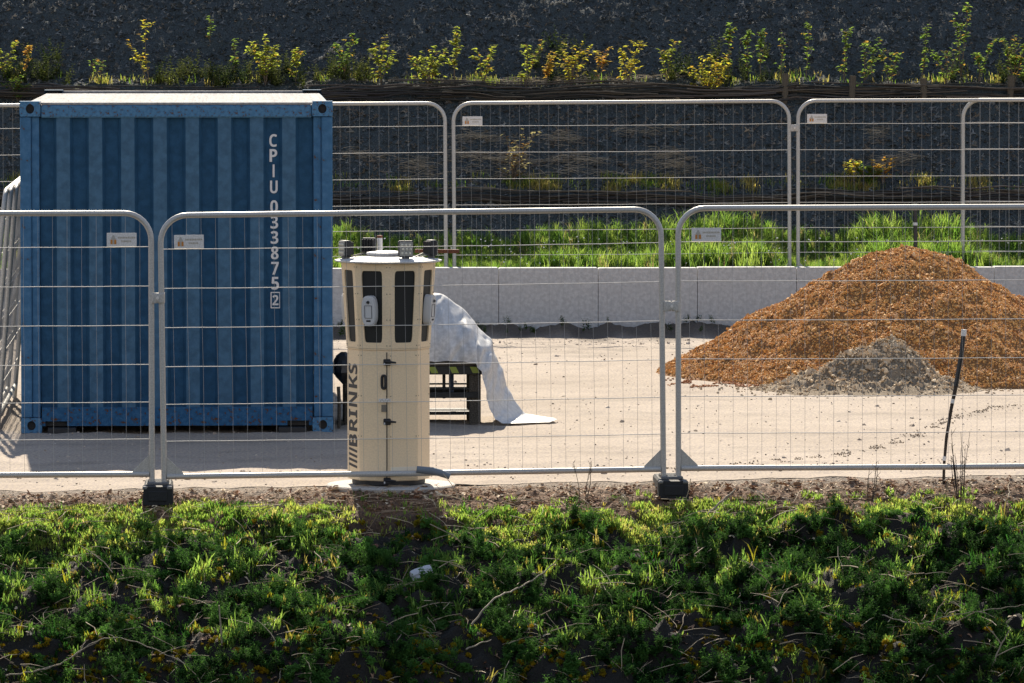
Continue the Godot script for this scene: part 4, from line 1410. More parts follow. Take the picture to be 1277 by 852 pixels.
	b.lathe([Vector2(0, -0.022), Vector2(0.445, -0.022), Vector2(0.45, 0.004), Vector2(0.44, 0.012), Vector2(0, 0.012)], 48)
	tag(obj("base_slab", b, M.slab, null, Transform3D(Basis.IDENTITY, Vector3(1.08, 0.0, -40.08))), "round pale slab under the beige tower", "slab")
	# a winding dark rut of crumbs on the yard
	var xf := []
	var cl := []
	var line := [[2.95, -41.1], [3.9, -41.7], [4.4, -42.3], [4.9, -43.4], [5.35, -44.8], [5.75, -46.2], [6.2, -47.4], [6.9, -48.4]]
	for i in 1300:
		var u := rng.randf() * (line.size() - 1)
		var k := int(u)
		var f := u - k
		var p := Vector3(lerpf(line[k][0], line[k + 1][0], f), 0, lerpf(line[k][1], line[k + 1][1], f)) + Vector3(rng.randfn(0, 0.03), 0, rng.randfn(0, 0.12))
		if mid.get_noise_2d(p.x * 3.0, p.z * 1.0) < 0.05:
			continue
		p.y = yard_h(p.x, p.z) + 0.003
		xf.append(Transform3D(Basis.from_euler(Vector3(rng.randf() * TAU, rng.randf() * TAU, 0)).scaled(Vector3.ONE * rng.randf_range(0.006, 0.02)), p))
		cl.append(Color(0.2, 0.14, 0.09).lerp(Color(0.34, 0.27, 0.19), rng.randf()))
	tag(scatter("dirt_trail", rock(71, Vector3(1.2, 0.6, 1)), M.chips, xf, cl), "thin winding trail of dark crumbs across the yard", "dirt")
	xf = []
	cl = []
	for i in 3800:
		var p := Vector3(rng.randf_range(-4.0, 9.0), 0, rng.randf_range(-57.5, -40.2))
		if i < 900:
			p.z = rng.randf_range(-57.7, -56.6)
		elif i < 1500:
			p.z = -41.2 + rng.randfn(0, 0.35)
		p.y = yard_h(p.x, p.z) + 0.002
		xf.append(Transform3D(Basis.from_euler(Vector3(rng.randf() * TAU, rng.randf() * TAU, 0)).scaled(Vector3.ONE * (rng.randf_range(0.006, 0.02) if rng.randf() < 0.96 else rng.randf_range(0.025, 0.05))), p))
		cl.append(Color(0.24, 0.18, 0.13).lerp(Color(0.52, 0.45, 0.37), rng.randf()))
	tag(scatter("pebbles", rock(72, Vector3(1.2, 0.7, 1)), M.chips, xf, cl), "scattered small pebbles on the pale yard", "pebbles")

func bank_cover(rng: RandomNumberGenerator) -> void:
	# dark fibrous mulch on the bank behind
	var ch := MB.new()
	ch.leaf(Vector3(-0.5, 0, 0), Vector3(1, 0.0, 0), Vector3.UP, 1.0, 0.3)
	ch.leaf(Vector3(-0.2, 0.03, 0.1), Vector3(0.5, 0.25, -0.8).normalized(), Vector3.UP, 0.8, 0.16)
	ch.leaf(Vector3(0.2, 0.02, 0.2), Vector3(-0.8, 0.15, -0.5).normalized(), Vector3.UP, 0.7, 0.2)
	var xf := []
	var cl := []
	for i in 70000:
		var x := rng.randf_range(-3.6, 9.6) if rng.randf() < 0.9 else rng.randf_range(-7.0, 14.0)
		var z := -rng.randf_range(59.6, 64.6)
		var p := Vector3(x, rear_h(x, z), z)
		var s := rng.randf_range(0.018, 0.06) if rng.randf() < 0.9 else rng.randf_range(0.06, 0.11)
		xf.append(Transform3D(Basis.from_euler(Vector3(0.6 + rng.randfn(0, 0.4), rng.randfn(0, 0.8) + (PI if rng.randf() < 0.5 else 0.0), rng.randfn(0, 0.35))).scaled(Vector3(s, s, s)), p + Vector3(0, 0.004, 0.004)))
		var c := Color(0.044, 0.054, 0.058).lerp(Color(0.20, 0.205, 0.195), pow(rng.randf(), 2.6))
		var n := mid.get_noise_2d(x * 0.9, z * 3.0)
		if z > -62.2 and z < -61.1 and n > 0.15 and rng.randf() < 0.6:
			c = Color(0.13, 0.11, 0.085)
		elif rng.randf() < 0.035:
			c = Color(0.26, 0.21, 0.15)
		cl.append(c)
	tag(scatter("mulch", ch.mesh(), M.litter, xf, cl), "dark fibrous mulch covering the terraced bank", "mulch")
	# brushwood bundles holding the two terraces
	for row in [[60.775, 1.3, 0.14, "lower brushwood bundle laid along the dark bank"], [62.305, 2.38, 0.16, "upper brushwood bundle along the dark bank, with stakes at its right"]]:
		var t := thing("brushwood_fascine", row[3], "brushwood bundle", Vector3.ZERO, 0.0, "brushwood bundles along the bank")
		var b := MB.new()
		for i in 260:
			var x := rng.randf_range(-7.0, 13.0)
			var l := rng.randf_range(0.8, 2.6)
			var y0 := rng.randfn(0, row[2] * 0.33)
			var z0 := absf(rng.randfn(0, 0.05))
			var pts := []
			for k in 7:
				var xx := x + l * k / 6.0
				pts.append(Vector3(xx, rear_h(xx, -row[0]) * 0.3 + row[1] * 0.7 - 0.01 + y0 + 0.02 * sin(xx * 2.1 + i) + 0.012 * mid.get_noise_2d(xx * 4.0, i * 9.0), -row[0] + z0 + 0.05 + 0.02 * sin(xx * 1.7 + i * 2.0)))
			var k2 := rng.randf()
			b.col = Color(0.03, 0.028, 0.026).lerp(Color(0.13, 0.105, 0.08), k2 * k2 * k2)
			b.tube(pts, rng.randf_range(0.004, 0.011), 5)
		tag(obj("branches", b, M.vcol_wood, t), "", "", "", "stuff")
		var px := 5.95 if row[0] > 61.0 else 99.0
		while px < 13.0:
			var e := MB.new()
			e.tube([Vector3(0, -0.2, 0), Vector3(0, 0.16, 0.0), Vector3(0, 0.17, 0)], [0.035, 0.037, 0.032], 9)
			var xx := px + rng.randf_range(-0.1, 0.1)
			obj("stake", e, M.stake_wood, t, Transform3D(Basis(Vector3(0, 0, 1), rng.randf_range(-0.08, 0.08)), Vector3(xx, rear_h(xx, -row[0] - 0.02) - 0.03 + rng.randf_range(-0.03, 0.03), -row[0] + 0.1)))
			px += 0.8
	# grass on the ledge behind the wall
	var gm := [tuft(31, 14, 0.2, 0.42, 0.06, 0.008, 0.7), tuft(32, 12, 0.12, 0.28, 0.05, 0.009, 0.9)]
	var gx := [[], []]
	var gc := [[], []]
	for i in 16000:
		var x := rng.randf_range(-4.5, 10.5)
		var z := -rng.randf_range(59.24 if rng.randf() < 0.93 else 58.8, 60.15)
		var tall := clampf(0.62 + 0.5 * big.get_noise_2d(x * 1.1, 3.0) + 0.35 * exp(-pow((x - 4.9) / 0.8, 2)) + 0.3 * exp(-pow((x - 6.9) / 0.6, 2)) - 0.2 * exp(-pow((x - 2.2) / 1.2, 2)), 0.4, 0.95)
		var k := 0 if rng.randf() < 0.6 else 1
		gx[k].append(upright(Vector3(x, rear_h(x, z) - 0.01, z), rng.randf() * TAU, tall * rng.randf_range(0.75, 1.15), Vector3(rng.randf_range(-0.2, 0.2), 0, rng.randf_range(-0.15, 0.25))))
		var c := Color(0.15, 0.28, 0.06).lerp(Color(0.36, 0.46, 0.13), clampf(0.5 + mid.get_noise_2d(x * 2.0, z * 2.0) + rng.randf_range(-0.3, 0.3), 0, 1))
		if rng.randf() < 0.05: c = Color(0.42, 0.33, 0.2)
		gc[k].append(c)
	for k in 2:
		tag(scatter("grass", gm[k], M.leaf, gx[k], gc[k]), ["tall bright green grass on the ledge behind the concrete wall", "lower grass filling the ledge behind the concrete wall"][k], "grass")
	var hx := []
	var hc := []
	for i in 260:
		var x := rng.randf_range(-4.0, 10.0)
		var z := -rng.randf_range(58.85, 59.5)
		hx.append(Transform3D(Basis.from_euler(Vector3(0, rng.randf() * TAU, 0)).scaled(Vector3.ONE * rng.randf_range(0.012, 0.024)), Vector3(x, rear_h(x, z) + rng.randf_range(0.12, 0.38), z)))
		hc.append(Color(0.75, 0.75, 0.7))
	tag(scatter("flower_heads", rock(81), M.chips, hx, hc), "tiny white flower heads in the grass behind the wall", "flowers")
	# matted dry grass caught on the bank between the terraces
	var dm := MB.new()
	dm.tube([Vector3(-0.5, 0, 0), Vector3(-0.1, 0.06, 0.03), Vector3(0.5, -0.02, 0.02)], [0.012, 0.012, 0.006], 4)
	var dx := []
	var dc := []
	for q in [[2.62, -61.62, 0.16, 0.03, 160], [2.55, -61.38, 0.13, 0.03, 130], [2.85, -61.3, 0.22, 0.04, 220], [3.5, -61.6, 0.09, 0.05, 130], [3.6, -61.28, 0.18, 0.04, 220], [4.62, -61.38, 0.15, 0.04, 200], [4.6, -61.22, 0.2, 0.03, 200], [4.4, -61.75, 0.2, 0.03, 90], [1.95, -61.25, 0.12, 0.06, 140], [1.4, -61.4, 0.15, 0.04, 90], [7.08, -61.3, 0.14, 0.03, 160], [6.9, -61.7, 0.06, 0.06, 70], [3.4, -61.1, 0.9, 0.03, 330], [2.9, -62.42, 0.45, 0.03, 240], [4.2, -62.42, 0.5, 0.03, 160]]:
		for i in q[4]:
			var p := Vector3(q[0] + rng.randfn(0, q[2]), 0, q[1] + rng.randfn(0, q[3]))
			p.y = rear_h(p.x, p.z) + rng.randf_range(0.005, 0.06)
			var l := rng.randf_range(0.05, 0.2)
			dx.append(Transform3D(Basis.from_euler(Vector3(rng.randfn(0, 0.3), rng.randfn(0, 0.5), rng.randfn(0, 0.2))).scaled(Vector3(l, l * 0.8, l * 0.8)), p))
			dc.append(Color(0.52, 0.43, 0.29).lerp(Color(0.10, 0.09, 0.07), rng.randf()))
	tag(scatter("dry_grass", dm.mesh(), M.litter, dx, dc), "matted dry grass caught in patches on the dark bank", "dry grass")
	# thin grass on the two shelves, some of it dry
	var sx := []
	var sc := []
	for i in 5200:
		var lowrow := i < 3600
		var x := rng.randf_range(-4.0, 10.0)
		var z := -(rng.randf_range(60.8, 61.08) if lowrow else rng.randf_range(62.34, 62.62))
		var n := big.get_noise_2d(x * 2.4, 70.0 if lowrow else 20.0)
		var centre := exp(-pow((x - 3.6) / 1.4, 2)) * 0.35 + exp(-pow((x - 6.8) / 0.7, 2)) * 0.4
		if n < (0.3 - centre if lowrow else 0.55) and rng.randf() < 0.9:
			continue
		sx.append(upright(Vector3(x, rear_h(x, z) - 0.01, z), rng.randf() * TAU, rng.randf_range(0.4, 1.3), Vector3(0, 0, rng.randf_range(-0.1, 0.4))))
		var c := Color(0.18, 0.30, 0.05).lerp(Color(0.48, 0.38, 0.16), clampf(rng.randf() + mid.get_noise_2d(x * 1.5, z), 0.0, 1.0))
		sc.append(c)
	tag(scatter("grass", tuft(33, 8, 0.03, 0.10, 0.06, 0.006, 1.0), M.leaf, sx, sc), "sparse yellowing grass along the shelves of the dark bank", "grass")
	# muted sprigs that fill the gaps between the saplings
	var px := []
	var pc := []
	for i in 420:
		var x := rng.randf_range(-4.0, 10.0)
		var z := -62.35 - absf(rng.randfn(0.0, 0.28))
		if big.get_noise_2d(x * 1.3, 31.0) < -0.1 + 0.5 * (-62.35 - z):
			continue
		px.append(upright(Vector3(x, rear_h(x, z) - 0.01, z), rng.randf() * TAU, rng.randf_range(0.5, 1.5), Vector3(rng.randf_range(-0.3, 0.3), 0, 0.3)))
		pc.append(Color(0.07, 0.11, 0.05).lerp(Color(0.24, 0.26, 0.09), pow(rng.randf(), 1.6)))
	tag(scatter("weeds", weed(35, 4, 0.22, 0.045, 0.5), M.leaf, px, pc), "muted green sprigs between the saplings on the upper shelf", "weeds")
	# low dark weeds at the wall's foot
	var wx := []
	var wc := []
	for i in 260:
		var x := rng.randf_range(-4.0, 10.0)
		var z := -rng.randf_range(57.75, 58.45)
		if mid.get_noise_2d(x * 1.5, 4.0) < 0.0 and rng.randf() < 0.8:
			continue
		wx.append(upright(Vector3(x, yard_h(x, z) + 0.02, z), rng.randf() * TAU, rng.randf_range(0.4, 1.0), Vector3(0, 0, 0.2)))
		wc.append(Color(0.05, 0.11, 0.03).lerp(Color(0.12, 0.2, 0.04), rng.randf()))
	tag(scatter("weeds", weed(34, 4, 0.12, 0.05, 0.4), M.leaf, wx, wc), "small weeds along the foot of the concrete wall", "weeds")

const SAPLINGS := [
	[-2.48, -62.58, 0.42, 0.22, 1, 80, 0.02, "yellow-green sapling at the far left edge above the fence"],
	[-2.24, -62.64, 0.35, 0.12, 3, 36, 0.0, "small orange-tipped sapling left of the container roof"],
	[-2.33, -62.25, 0.22, 0.3, 0, 90, 0.0, "low green bush just left of the container's top corner"],
	[-1.44, -62.4, 0.28, 0.2, 0, 26, -0.05, "sparse little sapling behind the left part of the container roof"],
	[-0.93, -62.39, 0.71, 0.2, 2, 60, -0.14, "tall sparse orange-yellow sapling leaning left above the container"],
	[-0.26, -63.2, 0.26, 0.07, 0, 20, 0.0, "tiny lone sprout high on the bank above the container"],
	[0.0, -62.75, 0.38, 0.08, 0, 34, 0.0, "slim sapling left of the bushy one above the container"],
	[0.33, -62.38, 0.54, 0.36, 1, 190, 0.0, "bushy yellow-green sapling above the container's right half"],
	[0.66, -62.5, 0.42, 0.16, 1, 70, 0.0, "upright sapling right of the bushy one above the container"],
	[1.19, -62.5, 0.5, 0.2, 0, 100, 0.0, "green sapling just right of the container's top corner"],
	[1.58, -62.37, 0.55, 0.28, 1, 130, 0.03, "yellow-green spreading sapling above the first rear fence panel"],
	[2.1, -62.33, 0.47, 0.5, 1, 200, 0.0, "wide leafy bush above the first joint of the rear fence"],
	[2.38, -62.33, 0.66, 0.12, 1, 80, 0.0, "tall thin sapling rising out of the wide bush"],
	[2.68, -62.33, 0.45, 0.22, 1, 80, 0.03, "loose sapling on the right of the wide bush"],
	[3.14, -62.33, 0.55, 0.2, 1, 70, 0.1, "sapling leaning right over a bare twiggy foot"],
	[3.37, -62.37, 0.41, 0.16, 3, 60, 0.04, "orange-leaved sapling left of the broad golden-green one"],
	[3.63, -62.33, 0.5, 0.42, 2, 110, 0.08, "broad golden-green sapling with bare lower stems"],
	[3.94, -62.55, 0.4, 0.2, 3, 50, 0.06, "thin orange-tipped sapling on the right of the broad one"],
	[4.25, -62.33, 0.49, 0.24, 2, 100, 0.02, "golden sapling with green leaves round its foot"],
	[4.68, -62.36, 0.47, 0.2, 1, 60, 0.0, "two-stemmed sapling between the golden and the bright yellow one"],
	[5.13, -62.33, 0.47, 0.5, 2, 200, 0.0, "dense bright yellow bush above the second joint of the rear fence"],
	[5.35, -62.5, 0.68, 0.12, 0, 70, 0.0, "tall pale green sapling behind the bright yellow bush"],
	[5.55, -62.5, 0.56, 0.12, 0, 60, 0.02, "green upright sapling right of the bright yellow bush"],
	[5.70, -62.5, 0.55, 0.1, 0, 52, 0.0, "slender green sapling, third right of the yellow bush"],
	[5.93, -62.5, 0.53, 0.12, 0, 24, 0.0, "faint sparse sapling left of the twin slim ones"],
	[6.20, -62.5, 0.63, 0.16, 0, 44, 0.03, "tall sparse sapling over the second sign of the rear fence"],
	[6.62, -62.5, 0.57, 0.12, 0, 60, 0.0, "narrow green sapling left of a bare wooden stake"],
	[6.85, -62.48, 0.56, 0.2, 0, 80, 0.06, "light green sapling with a leaning top right of the stake"],
	[7.09, -62.33, 0.38, 0.24, 0, 70, 0.0, "low green sapling with one yellow leaf cluster"],
	[7.46, -62.48, 0.65, 0.1, 0, 44, 0.04, "thin tall sapling left of the tallest one"],
	[7.70, -62.36, 0.38, 0.3, 0, 70, 0.0, "spreading dull green sapling at the foot of the tallest one"],
	[7.89, -62.5, 0.85, 0.18, 0, 80, -0.02, "tallest sapling, reaching the top edge at the right"],
	[8.07, -62.34, 0.49, 0.22, 0, 70, 0.05, "green sapling right of the tallest one"],
	[8.45, -62.35, 0.59, 0.34, 0, 120, 0.0, "full green sapling at the right edge above the fence"],
	[2.94, -61.03, 0.62, 0.4, 4, 110, 0.05, "dry brown twiggy plant on the lower shelf behind the middle rear panel"],
	[6.72, -61.05, 0.2, 0.34, 0, 120, 0.0, "low green bush on the lower shelf between the yellow and the orange plants"],
	[6.54, -61.0, 0.24, 0.2, 2, 50, 0.0, "small yellow-orange plant on the lower shelf behind the fence"],
	[6.88, -61.03, 0.3, 0.22, 3, 60, 0.0, "orange-red tipped plant on the lower shelf right of the yellow one"],
]

func materials() -> void:
	M.galv = grained(mat(lin(0.50, 0.49, 0.455), 0.45, 0.2), 0.03, 0.88, 1.0, 4.0, 0.0, 3)
	M.wire = mat(lin(0.66, 0.63, 0.57), 0.5, 0.1)
	M.wire_dull = mat(lin(0.36, 0.36, 0.35), 0.5, 0.2)
	M.sign_white = grained(mat(lin(0.72, 0.70, 0.66), 0.5), 0.02, 0.9, 1.0, 6.0, 0.0, 4)
	M.logo_orange = mat(lin(0.5, 0.2, 0.03), 0.6)
	M.logo_grey = mat(lin(0.4, 0.38, 0.33), 0.6)
	M.print_grey = mat(lin(0.42, 0.38, 0.3), 0.6)
	M.rubber = grained(mat(lin(0.022, 0.024, 0.026), 0.75), 0.05, 0.7, 1.0, 5.0, 0.3, 5)
	M.foot_grey = grained(mat(lin(0.3, 0.3, 0.29), 0.75), 0.05, 0.5, 1.0, 6.0, 0.2, 6)
	M.blue = grained(mat(lin(0.055, 0.17, 0.33), 0.6), 0.012, 0.9, 1.0, 1.3, 0.25, 8, 5)
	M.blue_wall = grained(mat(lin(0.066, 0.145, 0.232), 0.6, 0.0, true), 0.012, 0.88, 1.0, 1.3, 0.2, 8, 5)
	M.blue_edge = grained(mat(lin(0.07, 0.18, 0.32), 0.6), 0.012, 0.85, 1.0, 2.0, 0.3, 9, 5)
	M.blue_low = grained(mat(lin(0.03, 0.12, 0.27), 0.6), 0.012, 0.45, 1.0, 1.6, 0.4, 10, 5)
	M.roof = grained(mat(lin(0.39, 0.385, 0.37), 0.7), 0.02, 0.75, 1.0, 1.5, 0.3, 11)
	M.white_paint = grained(mat(lin(0.85, 0.85, 0.84), 0.55), 0.05, 0.8, 1.0, 6.0, 0.0, 12)
	M.black = mat(lin(0.012, 0.013, 0.015), 0.55)
	M.black_plastic = mat(lin(0.014, 0.015, 0.017), 0.35)
	M.beige = grained(mat(lin(0.87, 0.69, 0.45), 0.5), 0.05, 0.93, 1.0, 2.0, 0.0, 13)
	M.beige_door = grained(mat(lin(0.89, 0.70, 0.45), 0.5), 0.05, 0.93, 1.0, 2.5, 0.0, 14, 5)
	M.beige_pale = mat(lin(0.78, 0.70, 0.55), 0.35)
	M.dark_glass = grained(mat(lin(0.010, 0.014, 0.013), 0.65), 0.2, 0.6, 1.0, 10.0, 0.0, 15)
	M.pale_grey = mat(lin(0.55, 0.56, 0.56), 0.45)
	M.dark_grey = mat(lin(0.08, 0.085, 0.09), 0.5)
	M.letter_black = mat(lin(0.022, 0.025, 0.032), 0.5)
	M.sticker = grained(mat(lin(0.4, 0.35, 0.27), 0.6), 0.12, 0.4, 1.0, 12.0, 0.0, 16)
	M.white_metal = grained(mat(lin(0.72, 0.71, 0.68), 0.4), 0.03, 0.82, 1.0, 4.0, 0.0, 17)
	M.white_plastic = mat(lin(0.75, 0.73, 0.69), 0.4)
	M.lamp_face = mat(lin(0.25, 0.25, 0.23), 0.3)
	M.led = mat(lin(0.62, 0.6, 0.5), 0.15)
	M.screw = mat(lin(0.3, 0.24, 0.16), 0.5)
	M.rust = grained(mat(lin(0.30, 0.10, 0.045), 0.7), 0.05, 0.6, 1.0, 5.0, 0.3, 18)
	M.slab = grained(mat(lin(0.55, 0.52, 0.47), 0.8), 0.05, 0.75, 1.0, 3.0, 0.3, 19)
	M.old_wood = grained(mat(lin(0.13, 0.115, 0.09), 0.85), 0.03, 0.55, 1.0, 4.0, 0.4, 20)
	M.bench_dark = grained(mat(lin(0.03, 0.032, 0.03), 0.7), 0.04, 0.6, 1.0, 4.0, 0.2, 21)
	M.bench_blue = mat(lin(0.05, 0.08, 0.15), 0.6)
	M.lime = mat(lin(0.22, 0.28, 0.04), 0.6)
	M.tarp = grained(mat(lin(0.68, 0.68, 0.665), 0.5), 0.02, 0.86, 1.0, 2.0, 0.0, 22)
	M.tarp.backlight_enabled = true
	M.tarp.backlight = Color(0.5, 0.5, 0.5)
	M.wrap = mat(lin(0.16, 0.19, 0.22), 0.9)
	M.can = mat(lin(0.45, 0.46, 0.48), 0.5)
	M.straw = grained(mat(lin(0.46, 0.38, 0.26), 0.8), 0.05, 0.6, 1.0, 8.0, 0.0, 23)
	M.dead = grained(mat(lin(0.07, 0.05, 0.035), 0.85), 0.05, 0.6, 1.0, 8.0, 0.0, 24)
	M.twig = mat(lin(0.13, 0.10, 0.07), 0.85)
	M.leaf = leafy()
	M.litter = mat(Color.WHITE, 0.85, 0.0, true)
	M.chips = mat(Color.WHITE, 0.85, 0.0, true)
	M.vcol_wood = mat(Color.WHITE, 0.9, 0.0, true)
	M.stake_wood = grained(mat(lin(0.16, 0.13, 0.09), 0.9), 0.05, 0.6, 1.0, 5.0, 0.3, 25)
	M.chip_bed = grained(mat(lin(0.55, 0.26, 0.085), 0.95), 0.06, 0.5, 1.0, 3.0, 1.0, 26, 5)
	M.spoil_bed = grained(mat(lin(0.52, 0.40, 0.265), 0.95), 0.06, 0.55, 1.0, 3.0, 1.2, 27, 5)
	M.yard = grained(mat(lin(0.465, 0.385, 0.31), 0.95, 0.0, true), 0.05, 0.78, 1.0, 1.0, 0.5, 28, 6, 0.05)
	M.soil = grained(mat(lin(0.46, 0.37, 0.28), 0.95, 0.0, true), 0.05, 0.5, 1.0, 1.5, 1.0, 29, 6)
	M.bank = grained(mat(lin(0.066, 0.085, 0.086), 0.95, 0.0, true), 0.06, 0.5, 1.0, 1.2, 1.2, 30, 6)
	M.concrete = grained(mat(lin(0.56, 0.555, 0.535), 0.85), 0.03, 0.9, 1.0, 1.0, 0.15, 31, 6)

func rusty(m: StandardMaterial3D, paint: Color, share: float, freq: float, sd: int) -> void:
	# flecks of rust breaking through the paint
	var rust := lin(0.10, 0.045, 0.025)
	m.albedo_color = Color.WHITE
	m.albedo_texture = noise_tex(freq, [rust, rust.lerp(paint, 0.4), paint.darkened(0.08), paint, paint.lightened(0.05)], [share - 0.02, share, share + 0.03, 0.55, 0.8], sd, 512, 5)

func dull() -> void:
	rusty(M.blue_edge, lin(0.07, 0.18, 0.31), 0.24, 0.02, 61)
	rusty(M.blue_low, lin(0.028, 0.10, 0.205), 0.25, 0.02, 62)
	rusty(M.blue, lin(0.052, 0.142, 0.26), 0.14, 0.012, 63)
	for k in ["blue", "blue_wall", "blue_edge", "blue_low"]:
		M[k].metallic_specular = 0.22
		M[k].roughness = 0.7

func _ready() -> void:
	# camera
	var cam := Camera3D.new()
	cam.name = "camera"
	cam.fov = 6.773
	cam.near = 0.5
	cam.far = 2000.0
	cam.position = Vector3(0, 3.35, 0)
	cam.rotation = Vector3(-deg_to_rad(3.35), -deg_to_rad(2.75), 0)
	add_child(cam)
	cam.current = true
	# sky and exposure
	var env := Environment.new()
	var sky := Sky.new()
	var sm := ProceduralSkyMaterial.new()
	sm.sky_top_color = Color(0.42, 0.50, 0.63)
	sm.sky_horizon_color = Color(0.94, 0.93, 0.92)
	sm.sky_curve = 0.2
	sm.ground_bottom_color = Color(0.2, 0.19, 0.17)
	sm.ground_horizon_color = Color(0.5, 0.52, 0.54)
	sm.energy_multiplier = 0.8
	sky.sky_material = sm
	env.background_mode = Environment.BG_SKY
	env.sky = sky
	env.tonemap_mode = Environment.TONE_MAPPER_LINEAR
	env.tonemap_exposure = 1.93
	env.sdfgi_enabled = true
	env.ssao_enabled = true
	env.ssil_enabled = true
	var we := WorldEnvironment.new()
	we.name = "world_environment"
	we.environment = env
	add_child(we)
	# sun: behind the scene, a little to the left
	var sun := DirectionalLight3D.new()
	sun.name = "sun"
	sun.light_color = Color(1.0, 0.95, 0.87)
	sun.light_energy = 1.6
	sun.light_angular_distance = 0.5
	sun.shadow_enabled = true
	sun.basis = Basis.looking_at(Vector3(0.055, -0.737, 1.0).normalized(), Vector3.UP)
	add_child(sun)

	for f in [[big, 0.5, 2], [mid, 1.6, 3], [fine, 3.0, 3]]:
		f[0].noise_type = FastNoiseLite.TYPE_SIMPLEX
		f[0].frequency = f[1]
		f[0].fractal_octaves = f[2]
		f[0].seed = 11
	fine.seed = 23
	materials()
	dull()
	var rng := RandomNumberGenerator.new()
	rng.seed = 77

	# the setting
	var xs := span([[-400.0, -60.0, 60.0], [-60.0, -7.0, 4.0], [-7.0, -3.0, 0.2], [-3.0, 7.6, 0.03], [7.6, 11.0, 0.2], [11.0, 60.0, 4.0], [60.0, 400.0, 60.0]])
	var xw := span([[-400.0, -60.0, 60.0], [-60.0, -7.0, 4.0], [-7.0, -3.0, 0.2], [-3.0, 9.2, 0.05], [9.2, 13.0, 0.2], [13.0, 60.0, 4.0], [60.0, 400.0, 60.0]])
	var yard_tint := func(x: float, z: float) -> Color:
		var n := 0.5 + 0.5 * big.get_noise_2d(x * 0.8, z * 0.8)
		var w := 0.5 + 0.5 * mid.get_noise_2d(x * 0.35, z * 1.2)
		var k := 0.84 + 0.16 * n - 0.12 * smoothstep(0.62, 0.85, w)
		var track := 0.0
		for q in [[42.6, 0.10, 0.3], [44.3, 0.10, 0.3], [47.3, -0.06, 2.0], [49.0, -0.06, 2.0], [54.6, 0.03, 1.0], [56.2, 0.03, 1.0]]:
			var off: float = -z - q[0] - q[1] * (x - 2.0) - 0.25 * sin(x * 0.55 + q[2])
			track = maxf(track, exp(-off * off / 0.022) * (0.45 + 0.55 * mid.get_noise_2d(x * 1.2, z * 2.0)))
		k *= 1.0 - 0.3 * clampf(track, 0.0, 1.0)
		var clod := smoothstep(0.1, 0.45, mid.get_noise_2d(x * 0.8 + 40.0, z * 0.9)) * exp(-pow((-z - 55.6) / 0.9, 2))
		k *= 1.0 - 0.25 * clod
		var mud := smoothstep(57.0, 58.0, -z + 0.5 * mid.get_noise_2d(x * 0.7, 3.0))
		return Color(k, k * (0.98 + 0.02 * n), k * (0.95 + 0.05 * n)).lerp(Color(0.16, 0.14, 0.12), mud * 0.9)
	tag(obj("yard", sheet(xw, span([[-40.13, -44.0, 0.06], [-44.0, -58.6, 0.12]]), yard_h, yard_tint), M.yard), "pale compacted gravel yard behind the front fence", "yard", "", "structure")
	var soil_tint := func(x: float, z: float) -> Color:
		var d := -z
		var pale := smoothstep(39.75, 40.1, d + 0.12 * mid.get_noise_2d(x * 2.0, z * 2.0))
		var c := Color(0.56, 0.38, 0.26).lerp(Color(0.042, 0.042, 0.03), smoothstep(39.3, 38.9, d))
		return c.lerp(Color(1.0, 1.0, 1.0), pale)
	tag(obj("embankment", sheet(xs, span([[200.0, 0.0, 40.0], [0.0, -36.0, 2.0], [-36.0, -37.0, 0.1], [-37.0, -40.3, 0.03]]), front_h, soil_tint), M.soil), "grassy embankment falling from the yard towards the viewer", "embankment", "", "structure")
	tag(obj("bank", sheet(xw, span([[-58.7, -65.0, 0.045], [-65.0, -70.0, 0.5], [-70.0, -600.0, 60.0]]), rear_h), M.bank), "dark terraced bank rising behind the concrete wall", "bank", "", "structure")

	# retaining wall of one-metre blocks
	var wall := thing("retaining_wall", "low grey retaining wall of one-metre concrete blocks behind the yard", "wall")
	var wv := []
	for k in 3:
		var b := MB.new()
		b.prism(PackedVector2Array([Vector2(0.003, -0.2), Vector2(1.009, -0.2), Vector2(1.009, 0.662 - k * 0.004), Vector2(1.0, 0.672 - k * 0.003), Vector2(0.012, 0.672 - k * 0.003), Vector2(0.003, 0.662 - k * 0.004)]), 0.2, Transform3D(Basis.IDENTITY, Vector3(0, 0, -0.2)))
		wv.append(b.mesh())
	for i in range(-14, 22):
		obj("concrete_block", wv[(i * 7 + 28) % 3], M.concrete, wall, Transform3D(Basis(Vector3.UP, rng.randf_range(-0.004, 0.004)), Vector3(2.675 + 1.012 * i, 0, -58.5 + rng.randf_range(-0.006, 0.006))))

	container()
	guard_tower()

	# front fence
	var p0 := make_panel("front fence panel with the tower behind it, sign at its left", 0.115)
	p0.position = Vector3(-0.512, -0.086, -39.8)
	p0.rotation.z = 0.01115
	var p1 := make_panel("front fence panel cut off by the left edge, sign near its right post", 3.175)
	p1.position = Vector3(-4.054, -0.069, -39.8)
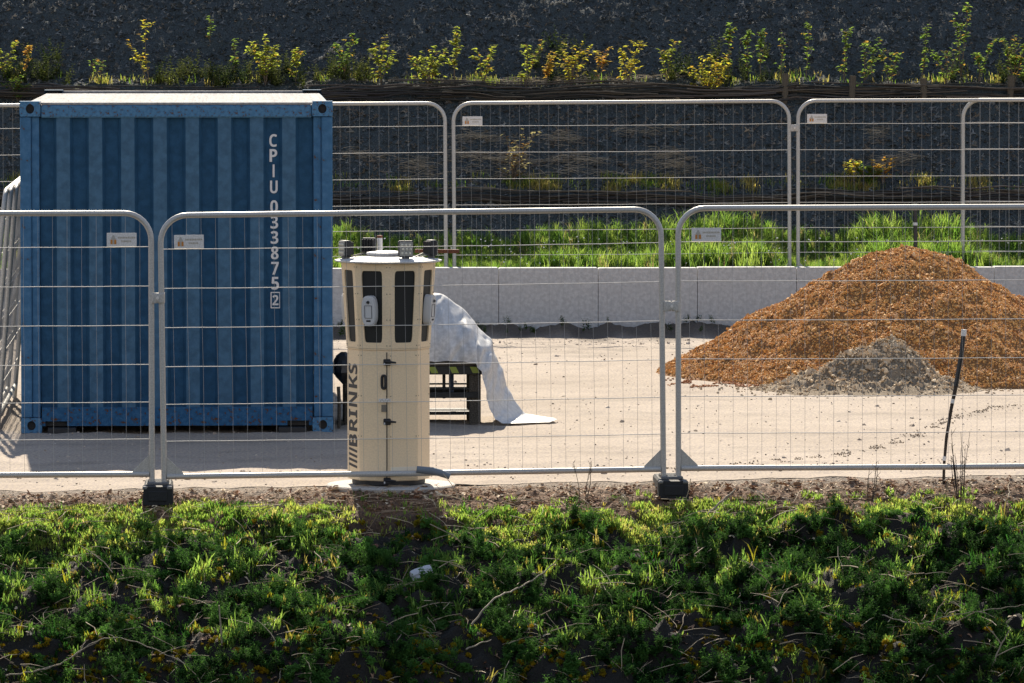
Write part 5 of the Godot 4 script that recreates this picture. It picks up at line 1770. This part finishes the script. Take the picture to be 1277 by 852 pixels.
	var p2 := copy_of(p0, "front fence panel at the right in front of the orange heap")
	p2.position = Vector3(3.047, -0.042, -39.8)
	p2.rotation.z = 0.003
	for p in [p0, p1, p2]:
		tag(p, "", "", "front fence panels")
	# rear fence
	for r in [[2.232, 0.351, -59.2, 0.006, "rear fence panel in the middle, with a sign at its upper left"], [-1.312, 0.334, -59.2, 0.005, "rear fence panel running behind the container to the first joint"], [-4.86, 0.325, -59.2, 0.003, "rear fence panel seen at the left edge beside the container"], [5.775, 0.373, -59.2, 0.003, "rear fence panel right of the double post, above the orange heap"], [7.49, 0.38, -59.27, 0.003, "rear fence panel overlapping its neighbour at the right edge"]]:
		var p := copy_of(p0, r[4], "rear fence panels")
		p.position = Vector3(r[0], r[1], r[2])
		p.rotation.z = r[3]
		if r[0] < 0.0 or r[0] > 7.0:
			for ch in p.get_children():
				if String(ch.name).begins_with("sign_plate"):
					p.remove_child(ch)
					ch.free()
	# spare panels leaning on the container's left side
	for i in 3:
		var p := copy_of(p1, ["outermost spare fence panel leaning beside the container", "middle spare fence panel in the leaning stack", "innermost spare fence panel against the container's side"][i], "spare fence panels leaning on the container")
		p.rotation = Vector3.ZERO
		p.basis = Basis(Vector3(0, 0, 1), -0.105 + 0.012 * i) * Basis(Vector3.UP, PI / 2)
		p.position = Vector3(-2.0 + i * 0.06, -0.08 + i * 0.012, -45.25 - i * 0.16)
	make_foot("black fence foot at the joint in front of the container", Vector3(-0.534, -0.085, -39.8))
	make_foot("black fence foot at the joint right of the tower", Vector3(3.017, -0.06, -39.8))
	make_clamp("clamp on the posts in front of the container", Vector3(-0.534, 1.325, -39.8), 0.044)
	make_clamp("clamp on the posts right of the tower", Vector3(3.017, 1.26, -39.8), 0.064)
	make_clamp("clamp on the double post of the rear fence", Vector3(5.752, 2.075, -59.2), 0.045)

	bench_and_tarp()
	heaps(rng)
	small_things(rng)
	for i in SAPLINGS.size():
		sapling(SAPLINGS[i], i)
	embankment_plants(rng)
	bank_cover(rng)
